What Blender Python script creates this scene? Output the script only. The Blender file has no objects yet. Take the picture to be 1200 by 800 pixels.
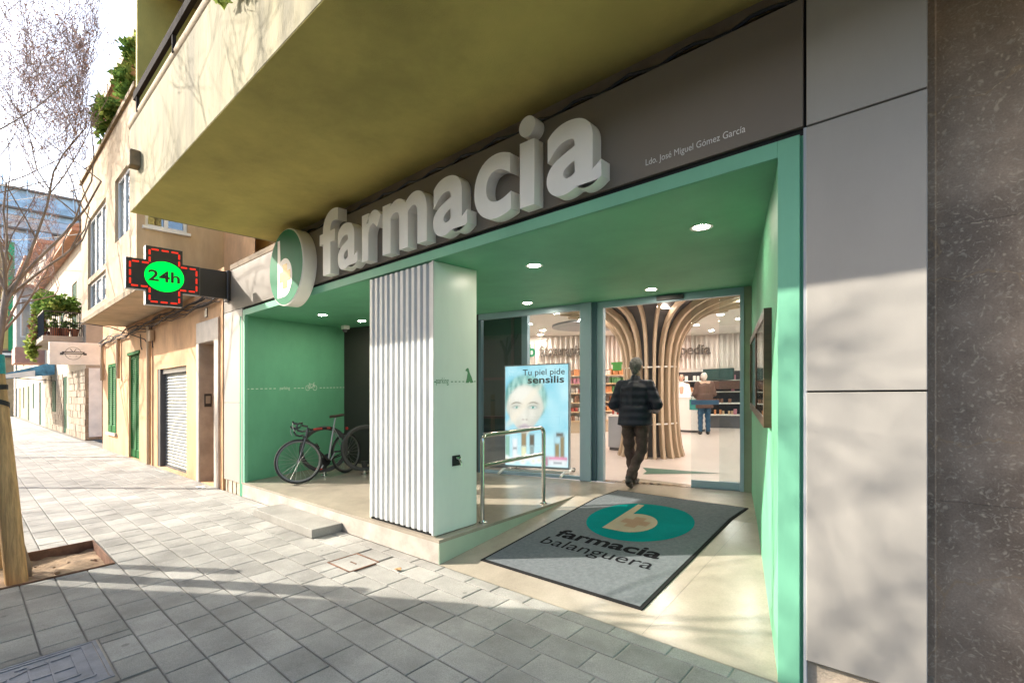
import bpy, math, random
from mathutils import Vector, Matrix, noise
R = math.radians
rng = random.Random(7)
SC = bpy.context.scene
COL = SC.collection

# ------------------------------------------------------------------ camera, sky, sun, exposure
CAM_H = 1.63
YAW = R(41.38)
cam = bpy.data.cameras.new('camera')
cam.sensor_width = 36.0
cam.lens = 568.6 / 1200 * 36
cam.shift_y = 52.5 / 1200
cam.clip_start = 0.05
cam.clip_end = 3000
cam_o = bpy.data.objects.new('camera', cam)
cam_o.location = (0, 0, CAM_H)
cam_o.rotation_euler = (R(90), 0, YAW)
COL.objects.link(cam_o)
SC.camera = cam_o

SUN_DIR = Vector((1.57, 1.0, -1.006)).normalized()       # the way the sunlight travels
elev = math.asin(-SUN_DIR.z)
wd = bpy.data.worlds.new('World'); SC.world = wd; wd.use_nodes = True
nt = wd.node_tree; nt.nodes.clear()
wo = nt.nodes.new('ShaderNodeOutputWorld'); bg = nt.nodes.new('ShaderNodeBackground')
sk = nt.nodes.new('ShaderNodeTexSky'); sk.sky_type = 'NISHITA'; sk.sun_disc = False
sk.sun_elevation = elev
sk.sun_rotation = math.atan2(-SUN_DIR.x, -SUN_DIR.y)
sk.air_density = 1.0; sk.dust_density = 2.2; sk.ozone_density = 1.0
bg.inputs['Strength'].default_value = 0.15
nt.links.new(sk.outputs[0], bg.inputs[0]); nt.links.new(bg.outputs[0], wo.inputs[0])
sun = bpy.data.lights.new('sun', 'SUN'); sun.energy = 2.9; sun.angle = R(0.53); sun.color = (1.0, 0.93, 0.82)
sun_o = bpy.data.objects.new('sun', sun); COL.objects.link(sun_o)
sun_o.rotation_euler = SUN_DIR.to_track_quat('-Z', 'Y').to_euler()
sun_o.location = (-20, -14, 16)
vs = SC.view_settings
vs.view_transform = 'Standard'; vs.look = 'None'; vs.gamma = 1.0; vs.exposure = 1.9; vs.use_curve_mapping = False
SC.cycles.max_bounces = 10; SC.cycles.transparent_max_bounces = 16; SC.cycles.diffuse_bounces = 5
SC.cycles.glossy_bounces = 5; SC.cycles.caustics_reflective = False; SC.cycles.caustics_refractive = False
SC.cycles.sample_clamp_indirect = 6.0
SC.cycles.use_denoising = True

# ------------------------------------------------------------------ helpers
# The street and its houses follow a gentle grade (about one degree): S puts a level point on it.
KX, KY = 0.01722, 0.01517
def S(p): return Vector((p[0], p[1], p[2] + KX * p[0] + KY * p[1]))
def tag(o, label=None, cat=None, group=None, kind=None):
    if label: o['label'] = label
    if cat: o['category'] = cat
    if group: o['group'] = group
    if kind: o['kind'] = kind
    return o
def thing(name, label, cat, loc=(0, 0, 0), group=None):
    o = bpy.data.objects.new(name, None); COL.objects.link(o)
    o.empty_display_size = .1
    o.location = S(loc)
    return tag(o, label, cat, group)
def origin(o):
    p = Vector((0, 0, 0))
    while o: p += o.location; o = o.parent
    return p
def link(name, me, parent=None, loc=None):
    o = bpy.data.objects.new(name, me); COL.objects.link(o)
    if parent: o.parent = parent
    if loc is not None: o.location = S(loc) - (origin(parent) if parent else Vector((0, 0, 0)))
    return o
def frame(loc=(0, 0, 0), rz=0, rx=0, ry=0):
    return Matrix.Translation(Vector(loc)) @ Matrix.Rotation(rz, 4, 'Z') @ Matrix.Rotation(ry, 4, 'Y') @ Matrix.Rotation(rx, 4, 'X')
class MB:
    def __init__(s, M=None): s.v = []; s.f = []; s.m = []; s.M = M; s.mi = 0
    def add(s, vs_, fs):
        b = len(s.v)
        for p in vs_:
            p = Vector(p)
            s.v.append(s.M @ p if s.M else p)
        for f in fs: s.f.append([i + b for i in f]); s.m.append(s.mi)
        return s
    def quad(s, a, b, c, d): return s.add([a, b, c, d], [(0, 1, 2, 3)])
    def box(s, x0, x1, y0, y1, z0, z1, ch=0):
        if x0 > x1: x0, x1 = x1, x0
        if y0 > y1: y0, y1 = y1, y0
        if z0 > z1: z0, z1 = z1, z0
        if ch:
            c = min(ch, (x1 - x0) * .45, (y1 - y0) * .45, (z1 - z0) * .45); V = []; idx = {}
            for i in (0, 1):
                for j in (0, 1):
                    for k in (0, 1):
                        X, Y, Z = (x0, x1)[i], (y0, y1)[j], (z0, z1)[k]; sx, sy, sz = (1, -1)[i], (1, -1)[j], (1, -1)[k]
                        for a in range(3):
                            q = [X + sx * c, Y + sy * c, Z + sz * c]; q[a] = (X, Y, Z)[a]
                            idx[(i, j, k, a)] = len(V); V.append(q)
            F = []
            for a in range(3):
                o = [b for b in range(3) if b != a]
                for sd in (0, 1):
                    cyc = [(0, 0), (1, 0), (1, 1), (0, 1)]; f = []
                    for u, w in cyc:
                        t = [0, 0, 0]; t[a] = sd; t[o[0]] = u; t[o[1]] = w; f.append(idx[(*t, a)])
                    if (sd == 0) != (a == 1): f.reverse()
                    F.append(f)
            for a in range(3):
                b_, c_ = [q for q in range(3) if q != a]
                for u in (0, 1):
                    for w in (0, 1):
                        t0 = [0, 0, 0]; t0[b_] = u; t0[c_] = w; t1 = list(t0); t1[a] = 1
                        F.append([idx[(*t0, b_)], idx[(*t1, b_)], idx[(*t1, c_)], idx[(*t0, c_)]])
            for i in (0, 1):
                for j in (0, 1):
                    for k in (0, 1): F.append([idx[(i, j, k, 0)], idx[(i, j, k, 1)], idx[(i, j, k, 2)]])
            return s.add(V, F)
        return s.add([(x0, y0, z0), (x1, y0, z0), (x1, y1, z0), (x0, y1, z0), (x0, y0, z1), (x1, y0, z1), (x1, y1, z1), (x0, y1, z1)],
                     [(3, 2, 1, 0), (4, 5, 6, 7), (0, 1, 5, 4), (1, 2, 6, 5), (2, 3, 7, 6), (3, 0, 4, 7)])
    def prism(s, poly, vec):
        n = len(poly); vec = Vector(vec)
        return s.add([Vector(p) for p in poly] + [Vector(p) + vec for p in poly],
                     [list(range(n))[::-1], list(range(n, 2 * n))] + [(i, (i + 1) % n, n + (i + 1) % n, n + i) for i in range(n)])
    def loft(s, rings, closed=True, caps=True):
        n = len(rings[0]); V = [p for r in rings for p in r]; F = []
        for k in range(len(rings) - 1):
            for i in range(n if closed else n - 1):
                j = (i + 1) % n; F.append((k * n + i, k * n + j, (k + 1) * n + j, (k + 1) * n + i))
        if caps and closed:
            F.append(list(range(n))[::-1]); F.append([(len(rings) - 1) * n + i for i in range(n)])
        return s.add(V, F)
    def tube(s, pts, rad, n=8, closed=False, caps=True):
        pts = [Vector(p) for p in pts]; m = len(pts)
        rad = [rad] * m if isinstance(rad, (int, float)) else rad
        T = []
        for i in range(m):
            a = pts[(i - 1) % m] if (closed or i) else pts[0]; b = pts[(i + 1) % m] if (closed or i < m - 1) else pts[m - 1]
            t = b - a; T.append(t.normalized() if t.length > 1e-9 else Vector((0, 0, 1)))
        up = Vector((0, 0, 1)) if abs(T[0].z) < .9 else Vector((1, 0, 0))
        u = T[0].cross(up).normalized(); rings = []
        for i in range(m):
            u = (u - T[i] * u.dot(T[i]))
            u = u.normalized() if u.length > 1e-6 else T[i].orthogonal().normalized()
            w = T[i].cross(u)
            rings.append([pts[i] + (u * math.cos(2 * math.pi * k / n) + w * math.sin(2 * math.pi * k / n)) * rad[i] for k in range(n)])
        if closed: rings.append(rings[0]); caps = False
        return s.loft(rings, True, caps)
    def lathe(s, prof, c=(0, 0, 0), n=16, axis='Z', caps=True):
        c = Vector(c); rings = []
        for r, h in prof:
            ring = []
            for k in range(n):
                a = 2 * math.pi * k / n; x, y = r * math.cos(a), r * math.sin(a)
                ring.append(c + (Vector((x, y, h)) if axis == 'Z' else Vector((x, h, y)) if axis == 'Y' else Vector((h, x, y))))
            rings.append(ring)
        return s.loft(rings, True, caps)
    def ball(s, c, rx, ry=None, rz=None, n=10, m=7):
        ry = ry or rx; rz = rz or rx; c = Vector(c); rings = []
        for j in range(1, m):
            p = math.pi * j / m
            rings.append([c + Vector((rx * math.sin(p) * math.cos(2 * math.pi * k / n), ry * math.sin(p) * math.sin(2 * math.pi * k / n), -rz * math.cos(p))) for k in range(n)])
        return s.loft(rings)
    def capsule(s, a, b, ra, rb, n=10, sx=1.0):
        a = Vector(a); b = Vector(b); t = (b - a).normalized(); P = []; Q = []
        for q in (80, 50, 20): P.append(a - t * ra * math.sin(R(q))); Q.append(ra * math.cos(R(q)))
        for q in (20, 50, 80): P.append(b + t * rb * math.sin(R(q))); Q.append(rb * math.cos(R(q)))
        return s.tube(P, Q, n)
    def build(s, name, mat, parent=None, smooth=False, org=None, bevel=0):
        me = bpy.data.meshes.new(name)
        o0 = origin(parent) if parent else (S(org) if org else Vector((0, 0, 0)))
        me.from_pydata([S(p) - o0 for p in s.v], [], s.f)
        ms = mat if isinstance(mat, (list, tuple)) else [mat]
        for m_ in ms: me.materials.append(M[m_] if isinstance(m_, str) else m_)
        if len(ms) > 1: me.polygons.foreach_set('material_index', s.m)
        if smooth:
            me.polygons.foreach_set('use_smooth', [True] * len(me.polygons))
            if smooth != 'all': me.set_sharp_from_angle(angle=R(40))
        me.update(); me.validate()
        o = bpy.data.objects.new(name, me); COL.objects.link(o)
        if parent: o.parent = parent
        else: o.location = o0
        if bevel:
            b = o.modifiers.new('bevel', 'BEVEL'); b.width = bevel; b.segments = 2; b.limit_method = 'ANGLE'
        return o
def wall_holes(mb, x0, x1, z0, z1, holes, y, depth, P=lambda x, y, z: (x, y, z)):
    """front skin with real openings and reveals; holes = (x0,x1,z0,z1)"""
    xs = sorted({x0, x1, *[h[0] for h in holes], *[h[1] for h in holes]}); zs = sorted({z0, z1, *[h[2] for h in holes], *[h[3] for h in holes]})
    for i in range(len(xs) - 1):
        for j in range(len(zs) - 1):
            cx, cz = (xs[i] + xs[i + 1]) / 2, (zs[j] + zs[j + 1]) / 2
            if any(h[0] < cx < h[1] and h[2] < cz < h[3] for h in holes): continue
            mb.quad(P(xs[i], y, zs[j]), P(xs[i + 1], y, zs[j]), P(xs[i + 1], y, zs[j + 1]), P(xs[i], y, zs[j + 1]))
    for a, b, c, d in holes:
        y2 = y + depth
        mb.quad(P(a, y, c), P(a, y, d), P(a, y2, d), P(a, y2, c)); mb.quad(P(b, y, c), P(b, y2, c), P(b, y2, d), P(b, y, d))
        mb.quad(P(a, y, d), P(b, y, d), P(b, y2, d), P(a, y2, d)); mb.quad(P(a, y, c), P(a, y2, c), P(b, y2, c), P(b, y, c))
_dg = None
def text_mesh(body, size=1.0, extrude=0.0, offset=0.0, align='LEFT', res=4, bevel=0.0):
    c = bpy.data.curves.new('t', 'FONT'); c.body = body; c.size = size; c.extrude = extrude; c.offset = offset
    c.align_x = align; c.resolution_u = res; c.bevel_depth = bevel
    o = bpy.data.objects.new('t', c); COL.objects.link(o)
    bpy.context.view_layer.update()
    me = bpy.data.meshes.new_from_object(o.evaluated_get(bpy.context.evaluated_depsgraph_get()))
    V = [v.co.copy() for v in me.vertices]; F = [list(p.vertices) for p in me.polygons]
    bpy.data.objects.remove(o); bpy.data.curves.remove(c); bpy.data.meshes.remove(me)
    return V, F
def add_text(mb, body, P, width=None, height=None, **k):
    """P maps (u along the line, v up, w out) to a level world point; the line is fitted to width"""
    V, F = text_mesh(body, **k)
    x0 = min(v.x for v in V); x1 = max(v.x for v in V)
    su = (width / (x1 - x0)) if width else 1.0
    sv = su if height is None else height
    return mb.add([P((v.x - x0) * su, v.y * sv, v.z) for v in V], F)
def remeshed(mb, voxel, smooth=2):
    """one continuous skin round a set of overlapping solids"""
    me = bpy.data.meshes.new('tmp'); me.from_pydata([tuple(p) for p in mb.v], [], mb.f); me.update()
    o = bpy.data.objects.new('tmp', me); COL.objects.link(o)
    r = o.modifiers.new('r', 'REMESH'); r.mode = 'VOXEL'; r.voxel_size = voxel
    if smooth:
        q = o.modifiers.new('s', 'SMOOTH'); q.iterations = smooth; q.factor = .5
    bpy.context.view_layer.update()
    m2 = bpy.data.meshes.new_from_object(o.evaluated_get(bpy.context.evaluated_depsgraph_get()))
    out = MB(); out.add([v.co.copy() for v in m2.vertices], [list(p.vertices) for p in m2.polygons])
    bpy.data.objects.remove(o); bpy.data.meshes.remove(me); bpy.data.meshes.remove(m2)
    return out

# ------------------------------------------------------------------ materials
M = {}
def node(nt, typ, **kw):
    n = nt.nodes.new(typ)
    for k, v in kw.items():
        if k in n.inputs: n.inputs[k].default_value = v
        else: setattr(n, k, v)
    return n
def mat(name, col, rough=.6, metal=0., var=.10, vs=2.5, bump=0., bs=80., spec=.5, stretch=(1, 1, 1), col2=None, lo=.35, hi=.65, emit=None, es=1., coat=0., obj=0., fine=0., fs=300., detail=5., stain=0., ss=(.6, .6, .6), gum=0.):
    m = bpy.data.materials.new(name); m.use_nodes = True; nt = m.node_tree
    b = nt.nodes['Principled BSDF']; L = nt.links.new
    b.inputs['Roughness'].default_value = rough; b.inputs['Metallic'].default_value = metal
    b.inputs['Specular IOR Level'].default_value = spec
    if coat: b.inputs['Coat Weight'].default_value = coat; b.inputs['Coat Roughness'].default_value = .08
    g = node(nt, 'ShaderNodeNewGeometry'); mp = node(nt, 'ShaderNodeMapping'); mp.inputs['Scale'].default_value = stretch
    L(g.outputs['Position'], mp.inputs[0])
    c1 = tuple(x * (1 - var) for x in col); c2 = col2 or tuple(min(1, x * (1 + var)) for x in col)
    if col2: c1 = col
    n1 = node(nt, 'ShaderNodeTexNoise', Scale=vs, Detail=detail, Roughness=.6); L(mp.outputs[0], n1.inputs['Vector'])
    rp = node(nt, 'ShaderNodeMapRange'); rp.inputs[1].default_value = lo; rp.inputs[2].default_value = hi
    L(n1.outputs[0], rp.inputs[0])
    mx = node(nt, 'ShaderNodeMix', data_type='RGBA'); mx.inputs[6].default_value = (*c1, 1); mx.inputs[7].default_value = (*c2, 1)
    L(rp.outputs[0], mx.inputs[0]); out = mx.outputs[2]
    if obj or fine:
        val = None
        if obj:
            oi = node(nt, 'ShaderNodeObjectInfo'); ad = node(nt, 'ShaderNodeMath', operation='ADD'); fr = node(nt, 'ShaderNodeMath', operation='FRACT')
            L(oi.outputs['Random'], ad.inputs[0]); L(g.outputs['Random Per Island'], ad.inputs[1]); L(ad.outputs[0], fr.inputs[0])
            r2 = node(nt, 'ShaderNodeMapRange'); r2.inputs[3].default_value = 1 - obj; r2.inputs[4].default_value = 1 + obj
            L(fr.outputs[0], r2.inputs[0]); val = r2.outputs[0]
        if fine:
            n3 = node(nt, 'ShaderNodeTexNoise', Scale=fs, Detail=2.); L(mp.outputs[0], n3.inputs['Vector'])
            r3 = node(nt, 'ShaderNodeMapRange'); r3.inputs[1].default_value = .3; r3.inputs[2].default_value = .7; r3.inputs[3].default_value = 1 - fine; r3.inputs[4].default_value = 1 + fine
            L(n3.outputs[0], r3.inputs[0])
            if val:
                mm = node(nt, 'ShaderNodeMath', operation='MULTIPLY'); L(val, mm.inputs[0]); L(r3.outputs[0], mm.inputs[1]); val = mm.outputs[0]
            else: val = r3.outputs[0]
        vm = node(nt, 'ShaderNodeVectorMath', operation='SCALE'); L(out, vm.inputs[0]); L(val, vm.inputs['Scale']); out = vm.outputs[0]
    if stain:
        m2 = node(nt, 'ShaderNodeMapping'); m2.inputs['Scale'].default_value = ss; L(g.outputs['Position'], m2.inputs[0])
        n4 = node(nt, 'ShaderNodeTexNoise', Scale=1., Detail=9., Roughness=.68); L(m2.outputs[0], n4.inputs['Vector'])
        r4 = node(nt, 'ShaderNodeMapRange'); r4.inputs[1].default_value = .40; r4.inputs[2].default_value = .64; r4.inputs[3].default_value = 1.0; r4.inputs[4].default_value = 1 - stain
        L(n4.outputs[0], r4.inputs[0]); vm = node(nt, 'ShaderNodeVectorMath', operation='SCALE'); L(out, vm.inputs[0]); L(r4.outputs[0], vm.inputs['Scale']); out = vm.outputs[0]
    if gum:
        v4 = node(nt, 'ShaderNodeTexVoronoi', Scale=3.3); L(g.outputs['Position'], v4.inputs['Vector'])
        r5 = node(nt, 'ShaderNodeMapRange'); r5.inputs[1].default_value = .055; r5.inputs[2].default_value = .085; r5.inputs[3].default_value = 1 - gum; r5.inputs[4].default_value = 1.0
        L(v4.outputs['Distance'], r5.inputs[0]); vm = node(nt, 'ShaderNodeVectorMath', operation='SCALE'); L(out, vm.inputs[0]); L(r5.outputs[0], vm.inputs['Scale']); out = vm.outputs[0]
    L(out, b.inputs['Base Color'])
    if bump:
        n2 = node(nt, 'ShaderNodeTexNoise', Scale=bs, Detail=4.); L(mp.outputs[0], n2.inputs['Vector'])
        bp = node(nt, 'ShaderNodeBump', Strength=bump, Distance=.01); L(n2.outputs[0], bp.inputs['Height']); L(bp.outputs[0], b.inputs['Normal'])
    if emit:
        b.inputs['Emission Color'].default_value = (*emit, 1); b.inputs['Emission Strength'].default_value = es
    M[name] = m
    return m
def leaf(name, col):
    m = bpy.data.materials.new(name); m.use_nodes = True; nt = m.node_tree; nt.nodes.clear(); L = nt.links.new
    o = node(nt, 'ShaderNodeOutputMaterial'); d = node(nt, 'ShaderNodeBsdfDiffuse'); t = node(nt, 'ShaderNodeBsdfTranslucent'); x = node(nt, 'ShaderNodeMixShader', Fac=.42); g = node(nt, 'ShaderNodeNewGeometry')
    r = node(nt, 'ShaderNodeMix', data_type='RGBA'); r.inputs[6].default_value = (*[q * .6 for q in col], 1); r.inputs[7].default_value = (*[q * 1.45 for q in col], 1); L(g.outputs['Random Per Island'], r.inputs[0])
    L(r.outputs[2], d.inputs[0]); L(r.outputs[2], t.inputs[0]); L(d.outputs[0], x.inputs[1]); L(t.outputs[0], x.inputs[2]); L(x.outputs[0], o.inputs[0]); M[name] = m
def glow(name, col, strength):
    m = bpy.data.materials.new(name); m.use_nodes = True; nt = m.node_tree; nt.nodes.clear()
    o = node(nt, 'ShaderNodeOutputMaterial'); e = node(nt, 'ShaderNodeEmission', Color=(*col, 1), Strength=strength)
    nt.links.new(e.outputs[0], o.inputs[0]); M[name] = m
def glass(name, tint=(.93, .97, .97), ior=1.5, rough=0.0):
    m = bpy.data.materials.new(name); m.use_nodes = True; nt = m.node_tree; nt.nodes.clear(); L = nt.links.new
    o = node(nt, 'ShaderNodeOutputMaterial'); t = node(nt, 'ShaderNodeBsdfTransparent', Color=(*tint, 1)); g = node(nt, 'ShaderNodeBsdfGlossy', Roughness=rough)
    f = node(nt, 'ShaderNodeFresnel', IOR=ior); x = node(nt, 'ShaderNodeMixShader')
    ge = node(nt, 'ShaderNodeNewGeometry'); mr = node(nt, 'ShaderNodeMapRange'); mr.inputs[3].default_value = ior; mr.inputs[4].default_value = 1 / ior
    L(ge.outputs['Backfacing'], mr.inputs[0]); L(mr.outputs[0], f.inputs['IOR'])          # a thin pane mirrors alike from both sides
    L(f.outputs[0], x.inputs[0]); L(t.outputs[0], x.inputs[1]); L(g.outputs[0], x.inputs[2]); L(x.outputs[0], o.inputs[0]); M[name] = m

mat('paver', (.345, .335, .305), .8, var=.13, vs=1.7, bump=.25, bs=220, obj=.13, fine=.18, fs=150, spec=.35, stain=.30, ss=(1.5, 1.5, 1.5), gum=.34)
mat('paver_joint', (.17, .16, .14), .95, bump=.5, bs=120)
mat('paver_mortar', (.36, .34, .29), .95, bump=.3, bs=150)
mat('asphalt', (.05, .05, .052), .9, bump=.6, bs=300)
mat('earth', (.33, .23, .14), .95, var=.35, vs=7, bump=.9, bs=60)
mat('ground', (.2, .18, .15), .95, var=.3)
mat('kerbstone', (.36, .35, .33), .8, bump=.2, fine=.12)
mat('corten', (.17, .085, .05), .85, var=.35, vs=9, bump=.4, bs=90)
mat('cream_floor', (.37, .322, .255), .24, var=.10, vs=1.4, fine=.06, fs=90, spec=.4, stain=.18, ss=(1.6, 1.6, 1.6))
mat('mint_edge', (.40, .47, .36), .45, var=.06)
mat('marble_riser', (.50, .45, .39), .4, var=.2, vs=3.5, stain=.25, ss=(2, 2, 3))
mat('granite_step', (.25, .24, .215), .7, var=.16, fine=.2, fs=140, bump=.15, bs=160)
mat('panel', (.37, .344, .305), .5, stain=.07, ss=(1.5, 1.5, .4), var=.035, vs=.9, spec=.4, fine=.015, fs=400)
mat('fascia', (.20, .167, .135), .6, stain=.08, ss=(1, 1, .4), var=.04, vs=.8, spec=.4)  # same grey as the panels, darkened in colour for the soffit's shade
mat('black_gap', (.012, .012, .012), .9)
mat('green_wall', (.155, .455, .27), .55, var=.06, vs=1.3, spec=.35, bump=.08, bs=160, stain=.14, ss=(1.2, 1.2, .5))
mat('green_frame', (.18, .47, .305), .5, var=.05, vs=1.1, spec=.3, stain=.10, ss=(2, 2, .6))
mat('mint_panel', (.70, .77, .68), .3, var=.03, vs=.8, spec=.4, stain=.06, ss=(2, 2, .5))
mat('corrugated', (.55, .555, .54), .38, var=.05, vs=2, spec=.5)
mat('dark_wall', (.035, .034, .032), .55, var=.1)
mat('olive_render', (.52, .425, .12), .85, stain=.24, ss=(.9, .9, .9), var=.11, vs=1.2, stretch=(1, 1, .35), bump=.25, bs=110)
mat('olive_parapet', (.29, .25, .135), .88, stain=.45, ss=(2.6, 2.6, .35), var=.2, vs=2.2, stretch=(1, 1, .22), bump=.3, bs=90)
mat('coping', (.24, .165, .085), .8, var=.3, vs=5, bump=.3)
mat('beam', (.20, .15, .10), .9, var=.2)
mat('letter_white', (.88, .85, .80), .5, var=.03, spec=.3)
mat('sign_green', (.008, .17, .075), .6, var=.03, spec=.2)
mat('gold', (.36, .255, .09), .4, metal=.3, var=.05)
mat('black_metal', (.02, .02, .022), .4, var=.2)
mat('dark_metal', (.055, .055, .06), .35, metal=.6)
mat('steel', (.55, .54, .50), .16, metal=1.0, var=.05)
mat('blue_alu', (.34, .47, .55), .35, metal=.15, var=.03)
mat('blue_alu_dark', (.08, .15, .19), .4, metal=.15, var=.03)
mat('mat_grey', (.15, .165, .175), .95, var=.12, vs=30, bump=.6, bs=400, fine=.2, fs=500, spec=.06)
mat('mat_edge', (.02, .02, .02), .9, spec=.06)
mat('mat_teal', (.0, .20, .19), .95, bump=.5, bs=400, fine=.15, fs=500, spec=.06)
mat('mat_cream', (.44, .37, .26), .95, bump=.5, bs=400, fine=.12, fs=500, spec=.06)
mat('mat_tan', (.40, .26, .17), .95, bump=.5, bs=400, spec=.06)
mat('mat_black', (.012, .012, .014), .95, bump=.5, bs=400, spec=.06)
glass('glass'); glass('glass_house', (.86, .9, .92), 2.0)
mat('wood_light', (.58, .40, .235), .5, var=.12, vs=6, stretch=(1, 1, .1))
mat('slat_wood', (.50, .385, .27), .5, var=.1, vs=5, stretch=(1, 1, .12))
mat('white_paint', (.78, .76, .72), .5, var=.03)
mat('drum_white', (.74, .66, .60), .5, var=.03)
mat('shop_floor', (.58, .50, .45), .3, var=.04)
mat('ceiling_white', (.78, .75, .71), .7, var=.02)
mat('grey_plastic', (.34, .36, .39), .45, var=.05)
mat('dark_grey', (.075, .075, .08), .5)
mat('sign_text', (.10, .075, .06), .6)
mat('white_text', (.74, .73, .69), .6)
mat('wall_green_text', (.10, .24, .12), .6)
mat('pale_text', (.72, .78, .70), .6)
glow('lamp_glow', (1.0, .88, .72), 70.); glow('shop_lamp', (1.0, .89, .80), 150.)
glow('led_green', (.0, 1.0, .06), .55); glow('led_red', (1.0, .04, .02), .40); glow('led_pink', (1., .45, .4), .5)
glow('strip_glow', (1., .86, .74), 6.)
# ------------------------------------------------------------------ ground, road, pavement
YF = 2.914                      # building line
FL = 0.225                      # shop floor level
def struct(o): o['kind'] = 'structure'; return o
g = MB(); g.quad((-1500, -1500, -.32), (1500, -1500, -.32), (1500, 1500, -.32), (-1500, 1500, -.32))
me_ground = bpy.data.meshes.new('ground'); me_ground.from_pydata([(-1500, -1500, -3.2), (1500, -1500, -3.2), (1500, 1500, -3.2), (-1500, 1500, -3.2)], [], [(0, 1, 2, 3)])
me_ground.materials.append(M['ground']); struct(link('ground', me_ground))
g = MB(); g.box(-140, 40, -9.5, -.86, -.22, -.13); struct(g.build('road', 'asphalt'))
g = MB(); g.box(-140, 40, -13.5, -9.5, -.22, 0); struct(g.build('opposite_pavement', 'paver'))
PIT = (-7.15, -6.0, -.12, .985)
kerb = MB(); kerb.box(-140, 40, -.86, -.845, -.22, -.14); kerb = struct(kerb.build('kerb', 'kerbstone'))
kb = MB(); kb.box(-.495, .495, -.15, .15, -.12, 0, .012); kb.M = None
kme = None
for i in range(-14, 10):
    if kme is None:
        o = kb.build('kerb_stone', 'kerbstone', kerb); kme = o.data; o.location = S((i * 1.0, -.70, .001))
    else: link('kerb_stone', kme, kerb, (i * 1.0, -.70, .001))
g = MB(); g.box(-140, -14.6, -.85, -.55, -.12, 0); g.box(9.6, 40, -.85, -.55, -.12, 0); q = g.build('kerb_stones', 'kerbstone', kerb); q['kind'] = 'stuff'
pv = MB()
for x0, x1, y0, y1 in ((-140, PIT[0], -.55, YF + .3), (PIT[1], 40, -.55, YF + .3), (PIT[0], PIT[1], PIT[3], YF + .3), (PIT[0], PIT[1], -.55, PIT[2])):
    pv.quad((x0, y0, -.010), (x1, y0, -.010), (x1, y1, -.010), (x0, y1, -.010))
pave = struct(pv.build('pavement', 'paver_joint'))
# the part relaid along the shop front has pale mortar joints
pm = MB(); pm.quad((-2.6, 2.0, -.0065), (3, 2.0, -.0065), (3, YF + .02, -.0065), (-2.6, YF + .02, -.0065)); pm.build('mortar_bed', 'paver_mortar', pave)
COVER = (-4.25, -3.53, -.50, .605); SMALL = (-4.37, -3.97, 2.30, 2.62)
ROW = .2233; Y0 = .334
def clipped(a, b, y0, y1):
    out = [(a, b, y0, y1)]
    for h in (PIT, COVER, SMALL):
        nxt = []
        for p, q, u, w in out:
            if q <= h[0] or p >= h[1] or w <= h[2] or u >= h[3]: nxt.append((p, q, u, w)); continue
            if p < h[0]: nxt.append((p, h[0], u, w))
            if q > h[1]: nxt.append((h[1], q, u, w))
            if w > h[3]: nxt.append((max(p, h[0]), min(q, h[1]), h[3], w))
            if u < h[2]: nxt.append((max(p, h[0]), min(q, h[1]), u, h[2]))
        out = nxt
    return [t for t in out if t[1] - t[0] > .03 and t[3] - t[2] > .03]
tiles = []
k = -4
while True:
    y0 = Y0 + k * ROW; y1 = min(y0 + ROW, YF)
    if y0 > YF - .03: break
    x = -62 - rng.random() * .3
    while x < 3.0:
        w = rng.choice((.30, .34, .34, .36, .38, .40, .47))
        tiles.extend(clipped(x, x + w, max(y0, -.55), y1))
        x += w
    k += 1
def in_view(x, y, pad=30):
    d = -x * math.sin(YAW) + y * math.cos(YAW); l = x * math.cos(YAW) + y * math.sin(YAW)
    if d < .3: return False
    px = 600 + 568.6 * l / d; py = 452.5 + 568.6 * CAM_H / d - .02295 * (px - 600)
    return -pad < px < 1200 + pad and py < 800 + pad
tiles.sort(key=lambda t: (not in_view((t[0] + t[1]) / 2, (t[2] + t[3]) / 2), (t[0] + t[1]) ** 2 + (t[2] + t[3]) ** 2))
cache = {}
def tile_verts(w, d):
    c = .006; h = .012
    return [(-w, -d, -h), (w, -d, -h), (w, d, -h), (-w, d, -h), (-w, -d, -c * .5), (w, -d, -c * .5), (w, d, -c * .5), (-w, d, -c * .5),
            (-w + c, -d + c, 0), (w - c, -d + c, 0), (w - c, d - c, 0), (-w + c, d - c, 0)], \
           [(0, 1, 5, 4), (1, 2, 6, 5), (2, 3, 7, 6), (3, 0, 4, 7), (4, 5, 9, 8), (5, 6, 10, 9), (6, 7, 11, 10), (7, 4, 8, 11), (8, 9, 10, 11)]
rest = MB()
for i, (a, b, c, d) in enumerate(tiles):
    gx = .003 + (.003 if rng.random() < .35 else 0); gy = .0042
    w = round((b - a) / 2 - gx, 3); e = round((d - c) / 2 - gy, 3)
    if w < .02 or e < .02: continue
    cx, cy = (a + b) / 2, (c + d) / 2; z = rng.uniform(-.0018, .0006)
    V, F = tile_verts(w, e)
    if i < 290:
        key = (w, e)
        if key not in cache:
            m_ = MB(); m_.add(V, F); me = bpy.data.meshes.new('paving_tile'); me.from_pydata([S(p) for p in m_.v], [], m_.f); me.materials.append(M['paver']); cache[key] = me
        o = link('paving_tile', cache[key], pave, (cx, cy, z)); o.rotation_euler = (rng.gauss(0, .0022), rng.gauss(0, .0016), 0)
    else:
        rest.add([(p[0] + cx, p[1] + cy, p[2] + z) for p in V], F)
o = rest.build('paving_tiles', 'paver', pave); o['kind'] = 'stuff'
far = MB(); far.box(-140, -61.8, -.55, YF, -.012, 0); struct(far.build('far_pavement', 'paver'))

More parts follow.
